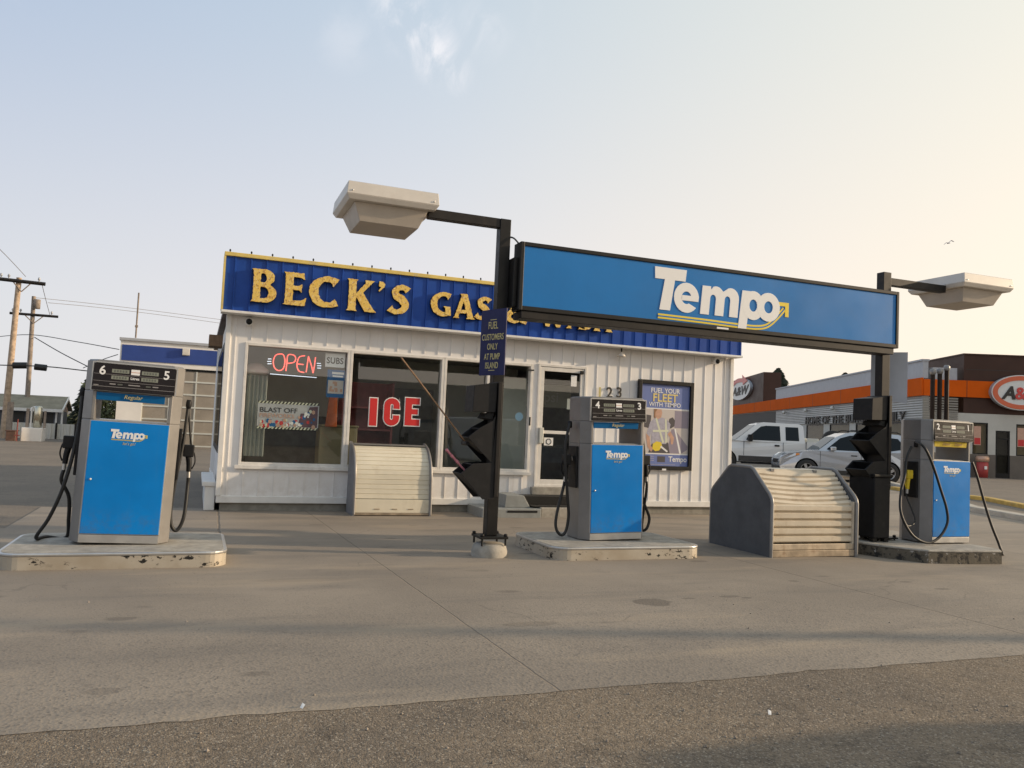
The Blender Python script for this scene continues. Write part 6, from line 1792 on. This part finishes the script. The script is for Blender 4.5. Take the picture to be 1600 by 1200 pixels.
# ================================================================== VEHICLES
def car_side(mb, outline, wf):
    """closed side outline (x, z) skinned between the two sides; wf(x, z) = half width"""
    n = len(outline)
    Lf = [(x, wf(x, z), z) for x, z in outline]; Rt = [(x, -wf(x, z), z) for x, z in outline]
    mb.add(Lf, [tuple(range(n))]); mb.add(Rt, [tuple(range(n - 1, -1, -1))])
    for i in range(n):
        j = (i + 1) % n
        mb.add([Lf[i], Lf[j], Rt[j], Rt[i]], [(3, 2, 1, 0)])
def wheel(t, x, y, r, wd, spokes=5):
    s = 1 if y > 0 else -1
    w_ = bpy.data.objects.new('wheel', None); COL.objects.link(w_); w_.parent = t; w_.location = (x, y, r)
    mb = MB(); mb.lathe((0, 0, 0), [(r * .62, -wd / 2), (r * .93, -wd / 2), (r, -wd * .36), (r, wd * .36), (r * .93, wd / 2), (r * .62, wd / 2)], 28, 'y'); mb.build('tyre', 'tyre', w_)
    mb = MB(); mb.lathe((0, 0, 0), [(r * .64, s * wd * .46), (r * .58, s * wd * .47), (r * .56, s * wd * .2), (.001, s * wd * .18)], 24, 'y'); 
    mb.build('barrel', 'black_metal', w_)
    mb = MB()
    for k in range(spokes):
        a = 2 * math.pi * k / spokes
        d = Vector((math.cos(a), 0, math.sin(a))); e = Vector((-math.sin(a), 0, math.cos(a)))
        y0, y1 = s * wd * .30, s * wd * .44
        q = [d * r * .1 - e * r * .10, d * r * .60 - e * r * .15, d * r * .60 + e * r * .15, d * r * .1 + e * r * .10]
        mb.hull([p + Vector((0, y0, 0)) for p in q], [p + Vector((0, y1, 0)) for p in q])
    mb.lathe((0, 0, 0), [(r * .66, s * wd * .44), (r * .66, s * wd * .49), (r * .57, s * wd * .49), (r * .57, s * wd * .40)], 24, 'y')
    mb.build('rim', 'rim', w_)
    return w_
def arch(cx, r, n=9): return [(cx + r * math.cos(R(a)), .36 + r * math.sin(R(a))) for a in [i * 180 / n for i in range(n + 1)]]
def glass_poly(t, pts, wf, name='window', e=.008, m='car_glass', sides=(1, -1), par=None):
    for s in sides:
        mb = MB(); v = [(x, s * (wf(x, z) + e), z) for x, z in pts]
        mb.add(v, [tuple(range(len(v)))])
        mb.build(name, m, par or t)
HEAD = math.atan2(.416, -.909)
# silver suv
def suv():
    q = D(1316, 745, 33.2); base = Vector((q.x, q.y, ground_z(q.x, q.y)))
    t = thing('silver_suv', 'silver suv parked in front of the restaurant behind the roll top bin', 'car', base, HEAD - R(3), scale=1.165)
    def wb_(x, z):
        e = max(0, (x - 1.5) / .8); e2 = max(0, (-x - 1.8) / .5)
        return (.90 - .03 * abs(z - .7) - .20 * e * e - .10 * e2 * e2)
    low = [(-2.2, .34), (-2.29, .48), (-2.30, .80), (-2.24, 1.06), (-1.2, 1.03), (.4, .99), (1.02, 1.0), (1.55, .96), (2.0, .86), (2.22, .74), (2.29, .60), (2.29, .42), (2.2, .27), (1.82, .25)] + \
          [(1.42 + .40 * math.cos(R(a)), .34 + .40 * math.sin(R(a))) for a in range(0, 181, 18)] + [(1.0, .24), (-.86, .24)] + \
          [(-1.26 + .40 * math.cos(R(a)), .34 + .40 * math.sin(R(a))) for a in range(0, 181, 18)] + [(-1.68, .28)]
    mb = MB(); car_side(mb, low, wb_); mb.build('body', 'car_silver', t, bevel=.035, seg=3)
    def wc(x, z): return .865 - (z - 1.0) * .33
    cab = [(-2.22, 1.045), (-2.12, 1.30), (-1.95, 1.58), (-1.6, 1.66), (-.5, 1.69), (.10, 1.64), (.42, 1.50), (1.05, 1.005), (.4, .98), (-1.2, 1.02)]
    mb = MB(); car_side(mb, cab, wc); mb.build('cabin', 'car_silver', t, bevel=.03, seg=3)
    glass_poly(t, [(.76, 1.05), (.74, 1.10), (.30, 1.46), (-.02, 1.56), (-.30, 1.58), (-.32, 1.04)], wc, 'front_window')
    glass_poly(t, [(-.38, 1.04), (-.36, 1.58), (-1.05, 1.57), (-1.22, 1.06)], wc, 'rear_window')
    glass_poly(t, [(-1.30, 1.08), (-1.12, 1.56), (-1.6, 1.52), (-1.86, 1.18)], wc, 'quarter_window')
    def plate(name, pts, m): 
        mb = MB(); mb.add(pts, [tuple(range(len(pts)))]); mb.build(name, m, t)
    plate('windshield', [(1.02, -.76, 1.045), (1.02, .76, 1.045), (.45, .64, 1.505), (.45, -.64, 1.505)], 'car_glass')
    plate('back_window', [(-2.20, .72, 1.14), (-2.20, -.72, 1.14), (-2.0, -.62, 1.53), (-2.0, .62, 1.53)], 'car_glass')
    mb = MB()
    for s in (1, -1):
        mb.hull([(-.86, s * .885, .20), (1.0, s * .885, .20), (1.0, s * .70, .20), (-.86, s * .70, .20)][::s], [(-.86, s * .905, .36), (1.0, s * .905, .36), (1.0, s * .70, .36), (-.86, s * .70, .36)][::s])
    mb.build('sill_cladding', 'cladding', t)
    mb = MB(); mb.box(2.20, 2.315, -.55, .55, .28, .44); mb.box(-2.32, -2.2, -.7, .7, .32, .50); mb.build('bumper_cladding', 'cladding', t, bevel=.02)
    mb = MB(); mb.box(2.20, 2.297, -.40, .40, .52, .66); mb.build('grille', 'black_plastic', t, bevel=.02)
    for s in (1, -1):
        mb = MB(); v = [(2.245, s * .50, .62), (2.13, s * .735, .66), (1.78, s * .87, .80), (1.76, s * .855, .88), (2.02, s * .74, .862), (2.20, s * .5, .76)]
        mb.hull([Vector(p) for p in v][::s], [Vector(p) + Vector((.02, s * .015, .012)) for p in v][::s]); mb.build('headlight', 'head_glass', t)
        mb = MB(); v = [(1.80, s * .878, .80), (1.66, s * .888, .84), (1.70, s * .878, .88), (1.79, s * .87, .88)]
        mb.hull([Vector(p) for p in v][::s], [Vector(p) + Vector((0, s * .012, .004)) for p in v][::s]); mb.build('indicator', 'amber', t)
        mb = MB(); mb.box(-2.285, -2.0, s * .70, s * .895, .86, 1.10); mb.build('tail_light', 'red_lens', t, bevel=.02)
        mb = MB(); mb.box(.50, .68, s * .88, s * 1.06, 1.02, 1.16); mb.build('mirror', 'car_silver', t, bevel=.03)
        for x in (-.22, -1.1):
            mb = MB(); mb.box(x, x + .20, s * .895, s * .925, .86, .895); mb.build('door_handle', 'black_plastic', t, bevel=.008)
        mb = MB()
        for x in (.98, -.36, -1.02):
            mb.box(x, x + .012, s * .885, s * .9005, .38, .98)
        mb.build('door_seam', 'black_plastic', t)
        mb = MB(); mb.tube([(.05, s * .60, 1.68), (-.1, s * .60, 1.74), (-1.6, s * .60, 1.73), (-1.75, s * .60, 1.67)], .02, 6); mb.build('roof_rail', 'black_plastic', t)
        wheel(t, 1.42, s * .80, .345, .22); wheel(t, -1.26, s * .80, .345, .22)
        for x in (1.42, -1.26):
            mb = MB(); mb.lathe((x, s * .62, .345), [(.001, 0), (.395, 0), (.395, s * .20)], 20, 'y'); mb.build('wheel_well', 'black_plastic', t)
suv()
# white pickup
def pickup():
    q = D(1207, 741, 37.2); base = Vector((q.x, q.y, ground_z(q.x, q.y)))
    t = thing('white_pickup', 'white extended cab pickup truck parked beyond the silver suv', 'truck', base, HEAD - R(2), scale=1.165)
    def wb_(x, z): return .96 - .04 * abs(z - .8) - (.10 * max(0, (x - 2.1) / .8) ** 2)
    low = [(-3.2, .52), (-3.2, 1.28), (-1.02, 1.28), (-1.0, 1.22), (1.45, 1.22), (1.7, 1.26), (2.8, 1.18), (2.95, 1.05), (2.98, .6), (2.9, .42), (2.45, .42)] + \
          [(2.0 + .45 * math.cos(R(a)), .44 + .45 * math.sin(R(a))) for a in range(0, 181, 18)] + [(1.5, .44), (-1.35, .44)] + \
          [(-1.85 + .46 * math.cos(R(a)), .44 + .46 * math.sin(R(a))) for a in range(0, 181, 18)] + [(-2.35, .50)]
    mb = MB(); car_side(mb, low, wb_); mb.build('body', 'car_white', t, bevel=.03, seg=2)
    def wc(x, z): return .935 - max(0, z - 1.2) * .24
    cab = [(-.98, 1.21), (-.93, 1.86), (-.80, 1.95), (.55, 1.97), (.80, 1.90), (1.62, 1.235), (1.4, 1.21)]
    mb = MB(); car_side(mb, cab, wc); mb.build('cab', 'car_white', t, bevel=.03, seg=2)
    glass_poly(t, [(1.22, 1.27), (1.18, 1.36), (.66, 1.80), (.45, 1.84), (-.05, 1.84), (-.07, 1.27)], wc, 'front_window')
    glass_poly(t, [(-.26, 1.30), (-.26, 1.82), (-.74, 1.82), (-.76, 1.30)], wc, 'rear_window')
    mb = MB(); mb.add([(1.60, -.80, 1.27), (1.60, .80, 1.27), (.85, .68, 1.87), (.85, -.68, 1.87)], [(0, 1, 2, 3)]); mb.build('windshield', 'car_glass', t)
    mb = MB()
    for s in (1, -1):
        mb.box(-1.35, 1.5, s * .90, s * .962, .45, .66)
        mb.box(-3.1, -2.35, s * .90, s * .955, .52, .66)
    mb.build('lower_band', 'cladding', t)
    mb = MB()
    for s in (1, -1): mb.box(-.9, 1.4, s * .88, s * 1.06, .36, .41)
    mb.build('running_board', 'black_plastic', t, bevel=.01)
    for s in (1, -1):
        mb = MB(); mb.box(1.02, 1.18, s * .96, s * 1.20, 1.22, 1.48); mb.build('mirror', 'black_plastic', t, bevel=.03)
        mb = MB(); mb.box(-.02, .16, s * .955, s * .985, 1.06, 1.12); mb.build('door_handle', 'black_plastic', t, bevel=.008)
        mb = MB()
        for x in (-.17, 1.30): mb.box(x, x + .014, s * .945, s * .9625, .68, 1.22)
        mb.box(-1.02, -1.0, s * .935, s * .9625, .5, 1.279)
        mb.build('door_seam', 'black_plastic', t)
        wheel(t, 2.0, s * .84, .42, .27, 8); wheel(t, -1.85, s * .84, .42, .27, 8)
        mb = MB(); mb.box(2.9, 2.995, s * .55, s * .86, .86, 1.08); mb.build('headlight', 'head_glass', t, bevel=.02)
        mb = MB(); mb.box(-3.215, -3.1, s * .80, s * .945, .85, 1.2); mb.build('tail_light', 'red_lens', t, bevel=.01)
        for x in (2.0, -1.85):
            mb = MB(); mb.lathe((x, s * .62, .43), [(.001, 0), (.45, 0), (.45, s * .25)], 20, 'y'); mb.build('wheel_well', 'black_plastic', t)
    mb = MB(); mb.box(-1.5, -1.05, -.85, .85, 1.281, 1.42); mb.build('tool_box', 'alu', t, bevel=.015)
    mb = MB(); mb.box(-3.15, -1.06, -.88, .88, 1.281, 1.30); mb.build('bed_cover', 'alu', t)
    mb = MB(); mb.lathe((-2.2, .2, 1.36), [(.001, -.12), (.40, -.12), (.42, -.08), (.42, .08), (.40, .12), (.001, .12)], 20, 'y'); mb.build('spare_tyre', 'tyre', t)
    return t
pickup()
# closed cargo trailer, added unseen right of the camera to shade the lower right corner
tr = thing('shade_trailer', 'unseen closed white cargo trailer added right of the camera to shade the lower right corner', 'trailer', (10.5, -.4, 0))
mb = MB(); mb.box(-.9, .9, -2.5, 2.35, .45, 2.05); mb.build('body', 'car_white', tr, bevel=.05)
mb = MB(); mb.box(-.85, .85, -2.4, 2.3, .36, .449); mb.build('chassis', 'black_metal', tr)
mb = MB(); mb.box(-.8, .8, 2.351, 2.375, .5, 1.98); mb.build('rear_door', 'alu', tr)
mb = MB(); mb.tube([(0, -2.4, .40), (0, -3.6, .42)], .05, 8); mb.build('drawbar', 'black_metal', tr)
for sx_ in (-.95, .95):
    wheel(tr, sx_, 0, .36, .2).rotation_euler = (0, 0, R(90))

# ================================================================== BIRD
q = D(1482, 380, 60)
bd = MB(q)
ax = CR; up = Vector((0, 0, 1)); fw = CF
ax = CR * .65; up = up * .65
bd.tube([q - ax * .12 + fw * .05, q, q + ax * .16 - fw * .05], .045, 6, r1=.02)
for s, rise in ((1, .12), (-1, -.04)):
    w0 = q + up * .02; w1 = q + ax * .30 * s + up * (.20 + rise); w2 = q + ax * .62 * s + up * (.04 + rise)
    if s < 0: w1 = q - ax * .26 + up * .06; w2 = q - ax * .50 - up * .16
    for (a, b) in ((w0, w1), (w1, w2)):
        bd.hull([a - fw * .07, a + fw * .10, a + fw * .10 + up * .012, a - fw * .07 + up * .012], [b - fw * .04, b + fw * .06, b + fw * .06 + up * .012, b - fw * .04 + up * .012])
o = bd.build('gull', 'poster_mauve'); o.location = q; tag(o, 'small grey gull gliding in the sky above the right lamp', 'bird')

# ================================================================== WHAT STANDS OUTSIDE THE FRAME (shades the lot, shows in the shop windows)
sf = thing('storefront_row', 'low row of storefronts across the street behind the camera', 'building', (5, -24, 0))
SO = org(sf)
mb = MB(SO); mb.box(-45, 42, -32, -24, -.2, 4.6); mb.build('wall', 'facing_wall', sf)
mb = MB(SO); mb.box(-45.2, 42.2, -24.2, -24.001, 3.3, 4.3); mb.build('fascia', 'facing_band', sf)
mb = MB(SO)
for i in range(14): mb.box(-42 + i * 6, -38.6 + i * 6, -24.06, -24.002, .5, 2.7)
mb.build('windows', 'dark_room', sf)
# roadside pole at the right whose shadow crosses the lot
sx = thing('roadside_pole', 'wooden roadside pole standing right of the frame', 'pole', (19.5, 2.04, 0))
mb = MB(); mb.tube([(0, 0, -.2), (0, 0, 9.5)], .15, 10, r1=.11); mb.build('shaft', 'pole_wood', sx)
